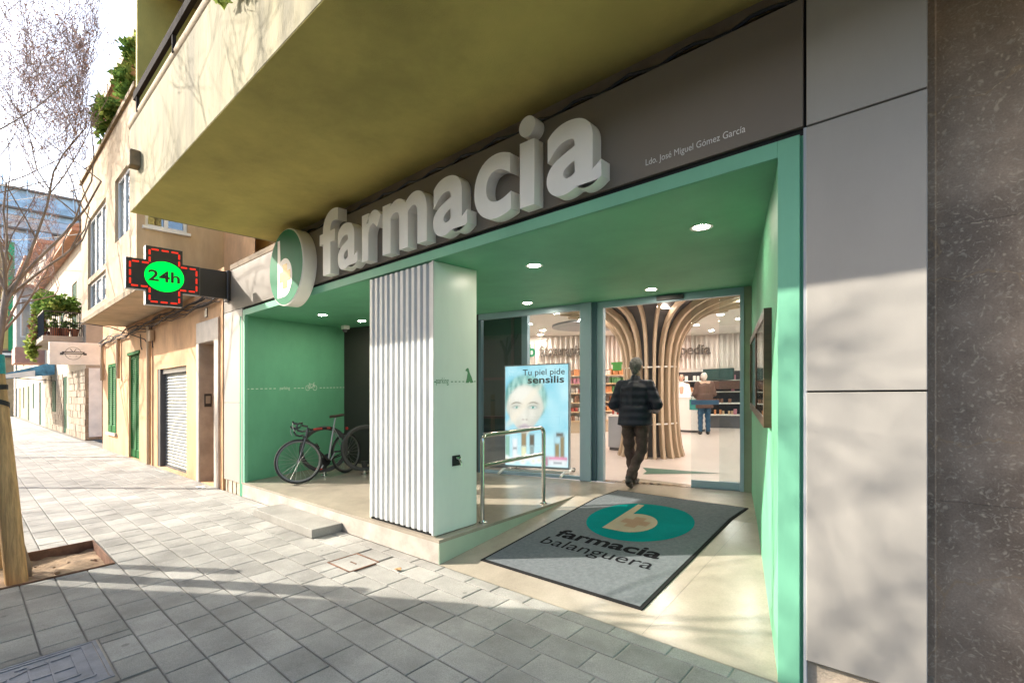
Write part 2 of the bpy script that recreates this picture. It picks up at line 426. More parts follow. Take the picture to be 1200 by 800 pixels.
# tree pit: rusty steel edging and bare earth
pit = thing('tree_pit', 'sunken square of bare earth edged with rusty steel round the staked trunk', 'tree pit', (-6.57, .43, -.12))
x0, x1, y0, y1 = PIT
for a in ((x0, x0 + .012, y0, y1), (x1 - .012, x1, y0, y1), (x0 + .012, x1 - .012, y0, y0 + .012), (x0 + .012, x1 - .012, y1 - .012, y1)):
    m_ = MB(); m_.box(*a, -.16, .012); m_.build('edging', 'corten', pit)
m_ = MB(); nx = ny = 26
V = []; F = []
for j in range(ny + 1):
    for i in range(nx + 1):
        x = x0 + .01 + (x1 - x0 - .02) * i / nx; y = y0 + .01 + (y1 - y0 - .02) * j / ny
        V.append((x, y, -.085 + .05 * noise.noise(Vector((x * 3, y * 3, 0))) + .02 * noise.noise(Vector((x * 11, y * 11, 3)))))
        if i < nx and j < ny: a = j * (nx + 1) + i; F.append((a, a + 1, a + nx + 2, a + nx + 1))
m_.add(V, F); m_.build('earth', 'earth', pit, smooth='all')
for i in range(14):
    c = (rng.uniform(x0 + .1, x1 - .1), rng.uniform(y0 + .5, y1 - .06), -.07); r = rng.uniform(.012, .035)
    m_ = MB(); m_.ball(c, r, r * rng.uniform(.6, 1.1), r * .7, 6, 4); m_.build('stone', 'earth', pit)

# manhole cover with cast pattern
mat('cast_iron', (.17, .19, .225), .5, metal=.35, var=.2, vs=9, bump=.3, bs=150)
mat('concrete_rim', (.30, .275, .24), .9, var=.2, bump=.3)
mh = thing('manhole_cover', 'large grey cast iron manhole cover with fan pattern set in the paving', 'manhole cover', (-3.9, .1, 0))
a, b, c, d = COVER
m_ = MB(); m_.box(a, b, c, d, -.012, -.003); m_.build('rim', 'concrete_rim', mh)
a += .012; b -= .075; d -= .012
for q_ in ((a, b, c, c + .02), (a, b, d - .02, d), (a, a + .02, c + .02, d - .02), (b - .02, b, c + .02, d - .02)):
    m_ = MB(); m_.box(*q_, -.01, .002, .002); m_.build('frame', 'cast_iron', mh)
a += .024; b -= .024; c += .024; d -= .024
m_ = MB(); m_.box(a, b, c, d, -.01, -.0005); pl = m_.build('plate', 'cast_iron', mh)
m_ = MB(); cxm = (a + b) / 2
def bar(p, q, w=.011, z=.0045):
    p = Vector((*p, 0)); q = Vector((*q, 0)); t = (q - p).normalized(); n = Vector((-t.y, t.x, 0)) * w / 2; e = Vector((0, 0, -.0006))
    m_.prism([p + n + e, q + n + e, q - n + e, p - n + e], (0, 0, z))
bar((a + .03, c), (a + .03, d - .05)); bar((b - .07, c), (b - .07, d - .05), .016); bar((a + .03, d - .05), (b - .07, d - .05))
P_ = [(cxm, d - .62), (a + .12, d - .30), (a + .10, d - .11), (b - .15, d - .11), (b - .15, d - .30)]
for i in range(5): bar(P_[i], P_[(i + 1) % 5])
for t in (.25, .45, .62, .80):
    yy = d - .62 + .51 * t; hw = min(.20, .32 * t); bar((cxm - hw, yy), (cxm + hw, yy))
bar((cxm, d - .62), (cxm, d - .11))
for k in range(6): bar((a + .05 + k * .075, c), (a + .05 + k * .075, d - .66), .014)
for k in range(4): bar((a + .05 + .012 * k, d - .62 + .13 * k), (a + .05 + .012 * k, d - .56 + .13 * k), .03)
m_.build('relief', 'cast_iron', pl)
sc_ = thing('inspection_cover', 'small square paved inspection cover with rusty rim near the pillar', 'cover', (-4.17, 2.46, 0))
a, b, c, d = SMALL
for q_ in ((a, b, c, c + .014), (a, b, d - .014, d), (a, a + .014, c + .014, d - .014), (b - .014, b, c + .014, d - .014)):
    m_ = MB(); m_.box(*q_, -.012, .001); m_.build('rim', 'corten', sc_)
m_ = MB(); m_.box(a + .018, b - .018, c + .018, d - .018, -.012, -.001, .003); m_.build('plate', 'paver', sc_)
m_ = MB(); m_.box(-4.20, -4.10, 2.44, 2.452, -.004, .004); m_.build('lifting_slot', 'corten', sc_)
mat('dry_leaf', (.36, .20, .08), .8, var=.3, vs=60)
for i, (x, y, s, lab) in enumerate(((-3.65, 2.59, .045, 'curled brown leaf lying on the paving beside the plinth corner'), (-9.75, 2.76, .05, 'dry leaf on the pavement before the stone doorway'))):
    V = []; F = []
    for j in range(5):
        for k in range(7):
            u = k / 6 - .5; w = (j / 4 - .5) * (1 - (2 * u) ** 2) * 1.1
            V.append((x + s * 1.6 * u + .2 * s * w, y + s * w * 1.3 + .3 * s * u, .006 + s * (.7 * abs(w) + .5 * u * u)))
            if j < 4 and k < 6: q_ = j * 7 + k; F.append((q_, q_ + 1, q_ + 8, q_ + 7))
    m_ = MB(); m_.add(V, F); o = m_.build('dead_leaf', 'dry_leaf', None, smooth='all', org=(x, y, 0)); tag(o, lab, 'leaf')
    sol = o.modifiers.new('t', 'SOLIDIFY'); sol.thickness = .0012
mat('paper_white', (.75, .74, .70), .8)
m_ = MB(); m_.box(-9.72, -9.60, 2.70, 2.80, 0, .012, .003); m_.box(-9.6, -9.52, 2.75, 2.8, 0, .008, .002)
tag(m_.build('paper_scrap', 'paper_white', None, org=(-9.65, 2.75, 0)), 'crumpled white paper scrap on the pavement by the stone doorway', 'litter')
# ------------------------------------------------------------------ pharmacy building
ph = thing('pharmacy_building', 'pharmacy ground floor with grey panels, green porch and olive balcony above', 'building', (-4.4, YF, 0))
def part(mb, name, m, parent=None, **k): return mb.build(name, m, parent or ph, **k)
XR0, XR1 = -.525, -.041
# fascia and side panels (each panel its own piece, dark joints between)
m_ = MB(); m_.box(-9.02, -.536, YF, YF + .035, 2.957, 3.628, .003); part(m_, 'fascia_panel', 'fascia')
m_ = MB(); m_.box(XR0 + .004, XR1, YF, YF + .035, 2.953, 3.628, .003); part(m_, 'wall_panel', 'panel')
m_ = MB(); m_.box(XR0 + .004, XR1, YF, YF + .035, 1.570, 2.944, .003); part(m_, 'wall_panel', 'panel')
m_ = MB(); m_.box(XR0 + .004, XR1, YF, YF + .035, .167, 1.562, .003); part(m_, 'wall_panel', 'panel')
m_ = MB(); m_.box(-9.02, -8.205, YF, YF + .035, 1.47, 2.951, .003); part(m_, 'wall_panel', 'panel')
m_ = MB(); m_.box(-9.02, -8.205, YF, YF + .035, .195, 1.464, .003); part(m_, 'wall_panel', 'panel')
m_ = MB(); m_.box(-9.0, -8.23, YF + .05, YF + .12, 0, 3.6); m_.box(XR0 - .02, XR1 - .003, YF + .036, YF + .238, .16, 3.7); m_.box(-9.0, XR1 - .02, YF + .06, YF + .5, 2.93, 3.60); part(m_, 'backing_wall', 'black_gap')
mat('rough_base', (.52, .42, .31), .9, var=.25, vs=8, bump=.6, bs=60)
m_ = MB(); m_.box(XR0, XR1 + .02, YF + .037, YF + .25, -.02, .158); part(m_, 'base_course', 'rough_base'); m_ = MB(); m_.box(-9.0, -8.2, YF + .02, YF + .11, -.02, .21); part(m_, 'base_course', 'rough_base')
for x in (-8.93, -8.72, -8.55, -8.33): 
    m_ = MB(); m_.box(x, x + .05, YF + .008, YF + .02, 0, .19); part(m_, 'plinth_strip', 'rough_base')
# marble cladding set back on the right
def marble():
    m = mat('brown_marble', (.36, .262, .185), .42, var=.3, vs=3, spec=.18, fine=.12, fs=120); nt = m.node_tree; L = nt.links.new
    b = nt.nodes['Principled BSDF']; src = b.inputs['Base Color'].links[0].from_socket; g = node(nt, 'ShaderNodeNewGeometry')
    def layer(src, tex, lo, hi, col, fac):
        r = node(nt, 'ShaderNodeMapRange'); r.inputs[1].default_value = lo; r.inputs[2].default_value = hi; r.inputs[4].default_value = fac
        L(tex, r.inputs[0]); x = node(nt, 'ShaderNodeMix', data_type='RGBA'); x.inputs[7].default_value = (*col, 1)
        L(r.outputs[0], x.inputs[0]); L(src, x.inputs[6]); return x.outputs[2]
    n0 = node(nt, 'ShaderNodeTexNoise', Scale=3., Detail=4.); L(g.outputs['Position'], n0.inputs['Vector'])
    wv = node(nt, 'ShaderNodeVectorMath', operation='MULTIPLY_ADD'); wv.inputs[1].default_value = (.6, .6, .6); L(n0.outputs['Color'], wv.inputs[0]); L(g.outputs['Position'], wv.inputs[2])
    v1 = node(nt, 'ShaderNodeTexVoronoi', feature='DISTANCE_TO_EDGE', Scale=1.3); L(wv.outputs[0], v1.inputs['Vector'])
    s = layer(src, v1.outputs[0], .012, .0, (.46, .30, .16), .55)
    v2 = node(nt, 'ShaderNodeTexVoronoi', Scale=30.); L(wv.outputs[0], v2.inputs['Vector'])
    s = layer(s, v2.outputs[0], .30, .12, (.66, .52, .36), .7)
    n5 = node(nt, 'ShaderNodeTexNoise', Scale=26., Detail=3., Roughness=.7, Distortion=1.6); L(g.outputs['Position'], n5.inputs['Vector'])
    s = layer(s, n5.outputs[0], .56, .66, (.56, .45, .33), .6)
    L(s, b.inputs['Base Color'])
marble()
for (z0, z1) in ((-.02, 1.02), (1.0214, 2.36), (2.3614, 3.75)):
    m_ = MB(); m_.box(XR1 - .05, 3.6, YF + .27, YF + .33, z0, z1); part(m_, 'marble_slab', 'brown_marble')
m_ = MB(); m_.box(XR1 - .04, XR1 + .03, YF + .24, YF + .268, 0, 3.75, .006); part(m_, 'corner_trim', 'brown_marble')
# balcony: slab, parapet, coping, rails, end fin
BX0, BX1, BY = -7.157, 6.0, 1.322
bal = MB(); bal.box(BX0, BX1, BY, 3.10, 3.783, 3.98); bal = part(bal, 'balcony', 'olive_render')
m_ = MB(); m_.box(BX0 - .004, BX1, BY - .004, BY + .139, 3.786, 4.79, .003); part(m_, 'parapet', 'olive_parapet', bal)
m_ = MB(); m_.tube([(BX0 - .04, BY + .045, 4.815), (BX1, BY + .045, 4.815)], .07, 10); part(m_, 'coping', 'coping', bal, smooth=True)
m_ = MB(); m_.box(BX0 + .30, BX1, BY - .035, BY + .005, 4.965, 5.055); mat('rail_dark', (.035, .03, .028), .95, spec=.05); part(m_, 'railing', 'rail_dark', bal)
for i in range(9):
    m_ = MB(); m_.box(BX0 + .4 + i * 1.4, BX0 + .43 + i * 1.4, BY - .03, BY, 4.80, 4.985); part(m_, 'railing_post', 'rail_dark', bal)
m_ = MB(); m_.box(BX0 - .06, BX0 + .0, BY + .06, 3.05, 4.79, 8.4); part(m_, 'partition_wall', 'olive_render', bal)
m_ = MB(); m_.box(BX0 - .06, BX0 - .002, 1.5, 3.05, 3.79, 4.79); part(m_, 'balcony_end', 'olive_parapet', bal)
m_ = MB(); m_.box(-1.5, 6, 2.93, 3.2, 4.0, 8.4); m_.box(BX0, -6.2, 2.93, 3.2, 4.0, 8.4); m_.box(-6.2, -1.5, 2.93, 3.2, 6.2, 8.4); part(m_, 'upper_wall', 'olive_render')
m_ = MB(); m_.box(-6.2, -1.5, 3.0, 3.1, 4.0, 6.2); part(m_, 'balcony_door', 'beam')
m_ = MB(); m_.box(BX0 - .05, 6, 1.35, 3.2, 6.55, 6.75); part(m_, 'upper_slab', 'beam')
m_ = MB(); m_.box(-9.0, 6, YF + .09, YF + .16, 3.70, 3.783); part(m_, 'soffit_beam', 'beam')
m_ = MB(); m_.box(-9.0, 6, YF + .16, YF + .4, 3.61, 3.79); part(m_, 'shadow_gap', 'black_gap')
m_ = MB()
for i in range(60):
    x = BX0 + .2 + i * .11; m_.tube([(x, YF + .05, 3.68 + .02 * math.sin(i * 1.7)), (x + .11, YF + .05, 3.68 + .02 * math.sin(i * 1.7 + 1.7))], .012, 5)
part(m_, 'cable_run', 'black_metal')
# porch: ceiling, left, back and right walls
A_ = Vector((-8.17, YF + .02, 0)); B_ = Vector((-8.70, 4.93, 0)); C_ = Vector((-1.785, 6.615, 0)); D_ = Vector((-.657, YF + .02, 0))
CZ = 2.83
m_ = MB(); m_.add([(*A_.xy, CZ), (*D_.xy, CZ), (*C_.xy, CZ), (*B_.xy, CZ)], [(0, 3, 2, 1)]); m_.add([(-9, YF + .04, CZ + .1), (-.3, YF + .04, CZ + .1), (-1.0, 6.9, CZ + .1), (-9, 6.0, CZ + .1)], [(0, 1, 2, 3)]); part(m_, 'porch_ceiling', 'green_wall')
def slab(p, q, z0, z1, out, name, mt, parent=None):
    t = (q - p).normalized(); n = Vector((-t.y, t.x, 0)) * out; m_ = MB()
    m_.prism([(*p.xy, z0), (*q.xy, z0), (q.x + n.x, q.y + n.y, z0), (p.x + n.x, p.y + n.y, z0)], (0, 0, z1 - z0)); return part(m_, name, mt, parent)
left_w = slab(A_, B_, 0, CZ, .12, 'porch_side_wall', 'green_wall')
right_w = slab(D_, C_, 0, CZ, -.09, 'porch_side_wall', 'green_wall')
E1 = (C_ - B_).normalized(); N1 = Vector((-E1.y, E1.x, 0))          # storefront line and its inward normal
def sfp(s, out=0., z=0.): q = B_ + E1 * s + N1 * out; return (q.x, q.y, z)
LSF = (C_ - B_).length
SG = 3.07                                                             # where the glazing starts
slab(B_, B_ + E1 * SG, 0, CZ, .12, 'porch_back_wall', 'dark_wall')
for (x0, x1, z0, z1) in ((-8.202, -8.125, .195, 2.921), (-.657, -.552, 0, 2.921)):
    m_ = MB(); m_.box(x0, x1, YF + .004, YF + .05, z0, z1, .002); part(m_, 'porch_frame', 'green_frame')
m_ = MB(); m_.box(-8.125, -.657, YF + .004, YF + .05, 2.832, 2.921, .002); part(m_, 'porch_frame', 'green_frame')
m_ = MB(); m_.box(-8.215, -.53, YF + .03, YF + .06, 2.921, 2.96); part(m_, 'frame_gap', 'black_gap')
m_ = MB(); m_.box(-.552, -.537, YF + .03, YF + .06, 0, 2.921); part(m_, 'frame_edge', 'green_wall'); m_ = MB(); m_.box(-.536, XR0 + .003, YF + .01, YF + .06, 0, 2.95); part(m_, 'edge_profile', 'grey_plastic')
# dashes, lettering and icon on the left wall
tl = (B_ - A_).normalized(); nl = Vector((tl.y, -tl.x, 0))
def lw(u, v, w=0.): q = A_ + tl * u + nl * (.002 + w); return (q.x, q.y, v)
m_ = MB(); u = .03
while u < 2.05:
    if not (.60 < u + .02 < .86 or 1.14 < u + .02 < 1.42): MB().quad(lw(u, 1.678), lw(u + .045, 1.678), lw(u + .045, 1.690), lw(u, 1.690)).build('painted_dash', 'pale_text', left_w)
    u += .08
add_text(m_, 'parking', lambda a, b, c: lw(.63 + a, 1.665 + b), width=.20, height=.075); m_.build('parking_lettering', 'pale_text', left_w); m_ = MB()
def ring2(P, cu, cv, r, w=.008, n=18):
    for k in range(n):
        a0, a1 = 2 * math.pi * k / n, 2 * math.pi * (k + 1) / n
        m_.quad(P(cu + r * math.cos(a0), cv + r * math.sin(a0)), P(cu + r * math.cos(a1), cv + r * math.sin(a1)), P(cu + (r - w) * math.cos(a1), cv + (r - w) * math.sin(a1)), P(cu + (r - w) * math.cos(a0), cv + (r - w) * math.sin(a0)))
def seg2(P, a, b, w=.008):
    t = Vector((b[0] - a[0], b[1] - a[1])).normalized(); n = Vector((-t.y, t.x)) * w / 2
    m_.quad(P(a[0] + n.x, a[1] + n.y), P(a[0] - n.x, a[1] - n.y), P(b[0] - n.x, b[1] - n.y), P(b[0] + n.x, b[1] + n.y))
ring2(lw, 1.20, 1.685, .048); ring2(lw, 1.36, 1.685, .048)
for a, b in (((1.20, 1.685), (1.24, 1.75)), ((1.24, 1.75), (1.34, 1.745)), ((1.24, 1.75), (1.285, 1.685)), ((1.285, 1.685), (1.34, 1.745)), ((1.36, 1.685), (1.33, 1.775)), ((1.285, 1.685), (1.20, 1.685)), ((1.225, 1.765), (1.255, 1.765)), ((1.33, 1.775), (1.355, 1.78))): seg2(lw, a, b)
part(m_, 'bicycle_icon', 'pale_text', left_w)['kind'] = 'stuff'
# platform, ramp and steps (the floor of the porch)
PX = -3.464; RY = 5.158
def rz(y): return FL * min(1, max(0, (y - YF) / (RY - YF)))
fl = MB(); fl.prism([(-8.2, YF, FL - .03), (PX, YF, FL - .03), (PX, RY, FL - .03), (PX, 6.10, FL - .03), (-5.7, 5.66, FL - .03), (-8.68, 4.93, FL - .03), (-8.16, YF + .02, FL - .03)][0:7], (0, 0, .03))
plat = struct(fl.build('entrance_platform', 'cream_floor'))
m_ = MB(); m_.box(-8.2, PX - .012, YF + .001, YF + .10, 0, FL - .03); m_.build('riser', 'marble_riser', plat)
m_ = MB(); m_.prism([(PX - .012, YF + .002, 0), (PX - .012, RY, FL - .03), (PX - .012, YF + .002, FL - .03)], (.011, 0, 0)); m_.build('side_riser', 'mint_edge', plat)
rm = MB()
xr = lambda y: D_.x + (C_.x - D_.x) * (y - D_.y) / (C_.y - D_.y) + .02
def rampquad(mb, xa, xb, ya, yb):
    mb.quad((xa(ya), ya, rz(ya)), (xb(ya), ya, rz(ya)), (xb(yb), yb, rz(yb)), (xa(yb), yb, rz(yb)))
rm.quad((PX - .01, YF, -.012), (-.5, YF, -.012), (xr(7), 6.9, FL - .012), (PX - .01, 6.9, FL - .012))
ramp = struct(rm.build('entrance_ramp', 'paver_joint'))
cuts = [YF - .004, RY, 6.62]
for (xa, xb) in ((lambda y: PX, lambda y: -1.452), (lambda y: -1.449, lambda y: max(-1.448, xr(y)))):
    for ya, yb in zip(cuts[:-1], cuts[1:]):
        m_ = MB(); yy = ya
        n = 6
        for k in range(n):
            a0 = ya + (yb - ya) * k / n; a1 = ya + (yb - ya) * (k + 1) / n; rampquad(m_, xa, xb, a0 + (.0015 if k == 0 and ya > 3 else 0), a1)
        m_.build('floor_slab', 'cream_floor', ramp)
m_ = MB(); m_.prism([(-6.78, 2.545, 0), (-5.20, 2.56, 0), (-5.18, YF - .001, 0), (-6.76, YF - .001, 0)], (0, 0, .098))
tag(m_.build('stone_step', 'granite_step', None, org=(-6, 2.7, 0), bevel=.006), 'loose grey granite step slab in front of the raised bike porch', 'step')
# pillar, its unseen rear corner deepened so its shadow trims the lit floor
pil = MB(); pil.prism([(-4.64, YF + .06, FL + .002), (-3.585, YF + .06, FL + .002), (-3.585, 3.497, FL + .002), (-4.64, 3.80, FL + .002)], (0, 0, CZ - FL - .003)); pil = part(pil, 'pillar', 'white_paint')
m_ = MB(); prof = []
x = -4.655; pitch = .0915; i = 0
while x < -3.59:
    for dx, dy in ((0, 0), (.018, -.030), (.062, -.030), (.080, 0)):
        prof.append((min(x + dx, -3.578), YF + .048 + dy))
    x += pitch
n = len(prof)
m_.loft([[(p[0], p[1], z) for p in prof] for z in (FL + .035, CZ - .012)], closed=False)
m_.loft([[(p[0], p[1] + .003, z) for p in prof] for z in (CZ - .012, FL + .035)], closed=False)
part(m_, 'corrugated_cladding', 'corrugated', pil)
m_ = MB(); m_.box(-3.585, -3.568, YF + .022, 3.50, FL + .012, CZ - .004, .002); part(m_, 'side_panel', 'mint_panel', pil)
m_ = MB(); m_.box(-4.66, -4.642, YF + .03, 3.80, FL + .012, CZ - .004); part(m_, 'side_panel', 'mint_panel', pil)
m_ = MB(); m_.box(-4.65, -3.59, YF + .045, YF + .058, FL + .002, FL + .04); part(m_, 'base_gap', 'black_gap', pil)
m_ = MB(); m_.box(-3.588, -3.564, YF + .012, YF + .022, FL + .02, CZ - .004); part(m_, 'corner_profile', 'corrugated', pil)
m_ = MB()
def pw(u, v, w=0.): return (-3.5665 + w, u, v)
add_text(m_, 'parking', lambda a, b, c: pw(2.965 + a, 1.672 + b), width=.155, height=.085); part(m_, 'parking_lettering', 'wall_green_text', pil); m_ = MB()
for u in (2.94, 3.15, 3.20, 3.25, 3.30, 3.46): MB().quad(pw(u, 1.684), pw(u + .025, 1.684), pw(u + .025, 1.693), pw(u, 1.693)).build('painted_dash', 'wall_green_text', pil)
dog = [(3.345, 1.675), (3.36, 1.72), (3.372, 1.775), (3.362, 1.795), (3.348, 1.79), (3.342, 1.803), (3.365, 1.825), (3.385, 1.822), (3.392, 1.80), (3.405, 1.77), (3.43, 1.73), (3.44, 1.70), (3.455, 1.685), (3.44, 1.676), (3.41, 1.674), (3.40, 1.69), (3.385, 1.675)]
m_.add([pw(*p) for p in dog], [list(range(len(dog)))])
part(m_, 'dog_icon', 'wall_green_text', pil)
# wall tap box on the pillar
tp = thing('wall_tap', 'small square black water tap box set in the pale pillar side', 'tap', (-3.568, 3.21, .9))
m_ = MB(); m_.box(-3.566, -3.560, 3.165, 3.265, .865, .965); m_.build('plate', 'black_metal', tp)
m_ = MB(); m_.tube([(-3.56, 3.21, .93), (-3.51, 3.21, .93), (-3.49, 3.21, .90), (-3.49, 3.21, .875)], .012, 8); m_.build('spout', 'steel', tp, smooth=True)
m_ = MB(); m_.box(-3.53, -3.515, 3.185, 3.235, .935, .955, .003); m_.build('handle', 'steel', tp)
# downlights of the porch
for i, (x, y, lab) in enumerate(((-1.385, 3.793, 'beside the notice board'), (-3.035, 3.78, 'in front of the pillar side'), (-2.772, 5.843, 'over the sliding door'), (-4.479, 5.42, 'above the glass behind the handrail'), (-7.347, 3.791, 'above the bicycle'), (-7.568, 4.623, 'by the dark back wall'))):
    t = thing('ceiling_downlight', 'round recessed lit downlight in the green porch ceiling ' + lab, 'downlight', (x, y, CZ), 'porch downlights')
    m_ = MB(); m_.lathe([(.062, .0), (.085, -.001), (.085, -.006), (.062, -.004)], (x, y, CZ), 24, 'Z', False); m_.build('trim_ring', 'white_paint', t, smooth=True)
    m_ = MB(); m_.lathe([(.060, -.0035), (.0601, -.001)], (x, y, CZ), 20); m_.build('lamp', 'lamp_glow', t)
# security camera
cm = thing('security_camera', 'small white dome security camera at the porch ceiling corner', 'camera', (-8.28, 4.75, 2.8))
m_ = MB(); m_.box(-8.34, -8.23, 4.66, 4.78, CZ - .07, CZ, .008); m_.build('mount', 'white_paint', cm)
m_ = MB(); m_.ball((-8.285, 4.71, CZ - .085), .045); m_.build('dome', 'dark_grey', cm, smooth='all')
# notice board on the right wall
tr = (C_ - D_).normalized(); nr = Vector((-tr.y, tr.x, 0))
def rw(u, v, w=0.): q = D_ + tr * u + nr * w; return (q.x, q.y, v)
mat('board_wood', (.07, .04, .02), .4, var=.2, vs=9, stretch=(1, 1, 4)); mat('cork', (.46, .30, .14), .9, var=.2, vs=40); mat('board_paper', (.62, .60, .55), .8)
nb = thing('notice_board', 'dark wooden glazed notice board hung on the green porch wall', 'notice board', rw(1.3, 1.33))
def rbox(u0, u1, v0, v1, w0, w1, name, mt, par):
    m_ = MB(); m_.prism([rw(u0, v0, w0), rw(u1, v0, w0), rw(u1, v0, w1), rw(u0, v0, w1)], (0, 0, v1 - v0)); return m_.build(name, mt, par)
U0, U1, V0, V1 = .47, 3.0, 1.33, 2.09
rbox(U0 + .05, U1 - .05, V0 + .05, V1 - .05, .001, .03, 'backing', 'cork', nb)
for (a, b, c, d) in ((U0, U1, V0, V0 + .06), (U0, U1, V1 - .06, V1), (U0, U0 + .06, V0 + .06, V1 - .06), (U1 - .06, U1, V0 + .06, V1 - .06), (1.62, 1.70, V0 + .06, V1 - .06)): rbox(a, b, c, d, .0, .045, 'frame', 'board_wood', nb)
rbox(U0 + .06, 1.62, V0 + .06, V1 - .06, .036, .039, 'pane', 'glass', nb); rbox(1.70, U1 - .06, V0 + .06, V1 - .06, .036, .039, 'pane', 'glass', nb)
for (a, b, c, d) in ((.62, .83, 1.45, 1.75), (.9, 1.2, 1.6, 1.98), (1.5, 1.75, 1.5, 1.9), (1.85, 2.1, 1.42, 1.78)): rbox(a, b, c, d, .031, .033, 'paper', 'board_paper', nb)
# handrail
hr = thing('handrail', 'polished steel tube handrail hoop beside the ramp', 'handrail', (-3.55, 4.08, FL))
P_ = []
ya, yb, zt = 3.572, 4.585, 1.125; r_ = .07
P_.append((-3.555, ya, FL)); P_.append((-3.555, ya, zt - r_))
for q in (20, 45, 70): P_.append((-3.555, ya + r_ * (1 - math.cos(R(q))), zt - r_ + r_ * math.sin(R(q))))
P_.append((-3.555, ya + r_, zt)); P_.append((-3.54, yb - r_, zt + .008))
for q in (70, 45, 20): P_.append((-3.538, yb - r_ * (1 - math.cos(R(q))), zt + .008 - r_ + r_ * math.sin(R(q))))
P_.append((-3.538, yb, zt - r_)); P_.append((-3.538, yb, FL))
m_ = MB(); m_.tube(P_, .0235, 14); m_.build('hoop', 'steel', hr, smooth=True)
m_ = MB(); m_.tube([(-3.555, ya, .815), (-3.538, yb, .822)], .020, 12); m_.build('middle_rail', 'steel', hr, smooth=True)
for y in (ya, yb):
    m_ = MB(); m_.lathe([(.045, 0), (.045, .008), (.028, .014), (.024, .03)], (-3.55 if y == ya else -3.538, y, FL), 18); m_.build('base_flange', 'steel', hr, smooth=True)
# door mat lying on the ramp
mt = thing('door_mat', 'large grey mat with teal disc and farmacia balanguera lettering on the ramp', 'mat', (-2.38, 4.4, rz(4.4)))
X0, X1, YA, YB = -3.185, -1.575, 3.175, 5.72
def mp_(x, y, w): return (x, y, rz(y) + w)
def sheet(xa, xb, ya, yb, w0, w1):
    m_ = MB(); ys = sorted({ya, yb, *[q for q in (RY,) if ya < q < yb], *[ya + (yb - ya) * k / 8 for k in range(9)]})
    m_.loft([[mp_(xa, y, w0), mp_(xb, y, w0), mp_(xb, y, w1), mp_(xa, y, w1)] for y in ys]); return m_
sheet(X0, X1, YA, YB, .001, .009).build('rubber_edge', 'mat_edge', mt)
sheet(X0 + .03, X1 - .03, YA + .03, YB - .03, .009, .0125).build('carpet', 'mat_grey', mt)
cx, cy, r = -2.365, 4.70, .548
def disc(mb, P, cu, cv, ru, rv, w, n=48): mb.add([P(cu + ru * math.cos(2 * math.pi * k / n), cv + rv * math.sin(2 * math.pi * k / n), w) for k in range(n)], [list(range(n))])
m_ = MB(); ys_ = sorted({RY, *[cy + r * math.sin(R(a)) for a in range(-90, 91, 6)]}); m_.loft([[mp_(cx - math.sqrt(max(0, r * r - (y - cy) ** 2)), y, .0145), mp_(cx + math.sqrt(max(0, r * r - (y - cy) ** 2)), y, .0145)] for y in ys_], closed=False); dk = m_.build('disc', 'mat_teal', mt)
def b_shape(x0, y0, s):
    """outline of the b emblem: straight left edge, thin stem, full bowl"""
    o = [(0, 0), (0, 1.52), (.14, 1.52), (.18, .92)]
    cx_, cy_, rx, ry = .40, .50, .46, .50
    a = 118
    while a > -95: o.append((cx_ + rx * math.cos(R(a)), cy_ + ry * math.sin(R(a)))); a -= 11
    return [(x0 + p[0] * s, y0 + p[1] * s) for p in o]
bs_ = b_shape(-2.60, 4.35, .525)
m_ = MB(); m_.add([mp_(p[0], p[1], .0175) for p in bs_], [list(range(len(bs_)))]); m_.build('emblem', 'mat_cream', dk)
def cross_shape(cx, cy, a, b):
    return [(cx - b, cy - a), (cx + b, cy - a), (cx + b, cy - b), (cx + a, cy - b), (cx + a, cy + b), (cx + b, cy + b), (cx + b, cy + a), (cx - b, cy + a), (cx - b, cy + b), (cx - a, cy + b), (cx - a, cy - b), (cx - b, cy - b)]
m_ = MB(); c_ = cross_shape(-2.37, 4.63, .145, .06); m_.add([mp_(p[0], p[1], .0195) for p in c_], [list(range(12))]); m_.build('cross', 'mat_tan', dk)
m_ = MB(); add_text(m_, 'farmacia', lambda a, b, c: mp_(-2.925 + a, 3.955 + b, .0145), width=1.11, height=.255, offset=.028); m_.build('lettering', 'mat_black', mt)
m_ = MB(); add_text(m_, 'balanguera', lambda a, b, c: mp_(-2.945 + a, 3.745 + b, .0145), width=1.155, height=.235); m_.build('lettering', 'mat_black', mt)
# sign on the fascia
sg = thing('shop_sign', 'row of thick white letters spelling farmacia on the grey fascia', 'sign', (-3.5, YF, 3.0))
word = 'farmacia'
V, F = text_mesh(word, offset=.030)
tw = max(v.x for v in V) - min(v.x for v in V); tx0 = min(v.x for v in V)
adv = 0
def letter_x(n): 
    if n == 0: return tx0
    V, F = text_mesh(word[:n] + 'i', offset=.030); V2, F2 = text_mesh('i', offset=.030)
    return max(v.x for v in V) - (max(v.x for v in V2) - min(v.x for v in V2))
W_ = 3.80; su = W_ / tw
SL = [-5.50, -5.085, -4.585, -4.205, -3.415, -2.885, -2.398, -2.135]; SW = [.42, .41, .345, .70, .445, .405, .158, .455]
for i, ch in enumerate(word):
    V, F = text_mesh(ch, offset=.024, extrude=.5, res=10)
    a = min(v.x for v in V); b = max(v.x for v in V)
    m_ = MB(); fx = SW[i] / (b - a)
    m_.add([(SL[i] + (v.x - a) * fx, YF - .002 - (v.z + .5) * .11, 2.998 + v.y * .985) for v in V], F)
    m_.build('letter', 'letter_white', sg, smooth=True)
m_ = MB(); add_text(m_, 'Ldo. José Miguel Gómez García', lambda a, b, c: (-1.418 + a, YF - .003, 3.028 + b), width=.60, height=.058); part(m_, 'licence_lettering', 'white_text')
rs = thing('round_sign', 'round green sign with white b and gold cross beside the big letters', 'sign', (-6.27, YF, 3.2))
cx, cz, r = -6.27, 3.215, .488
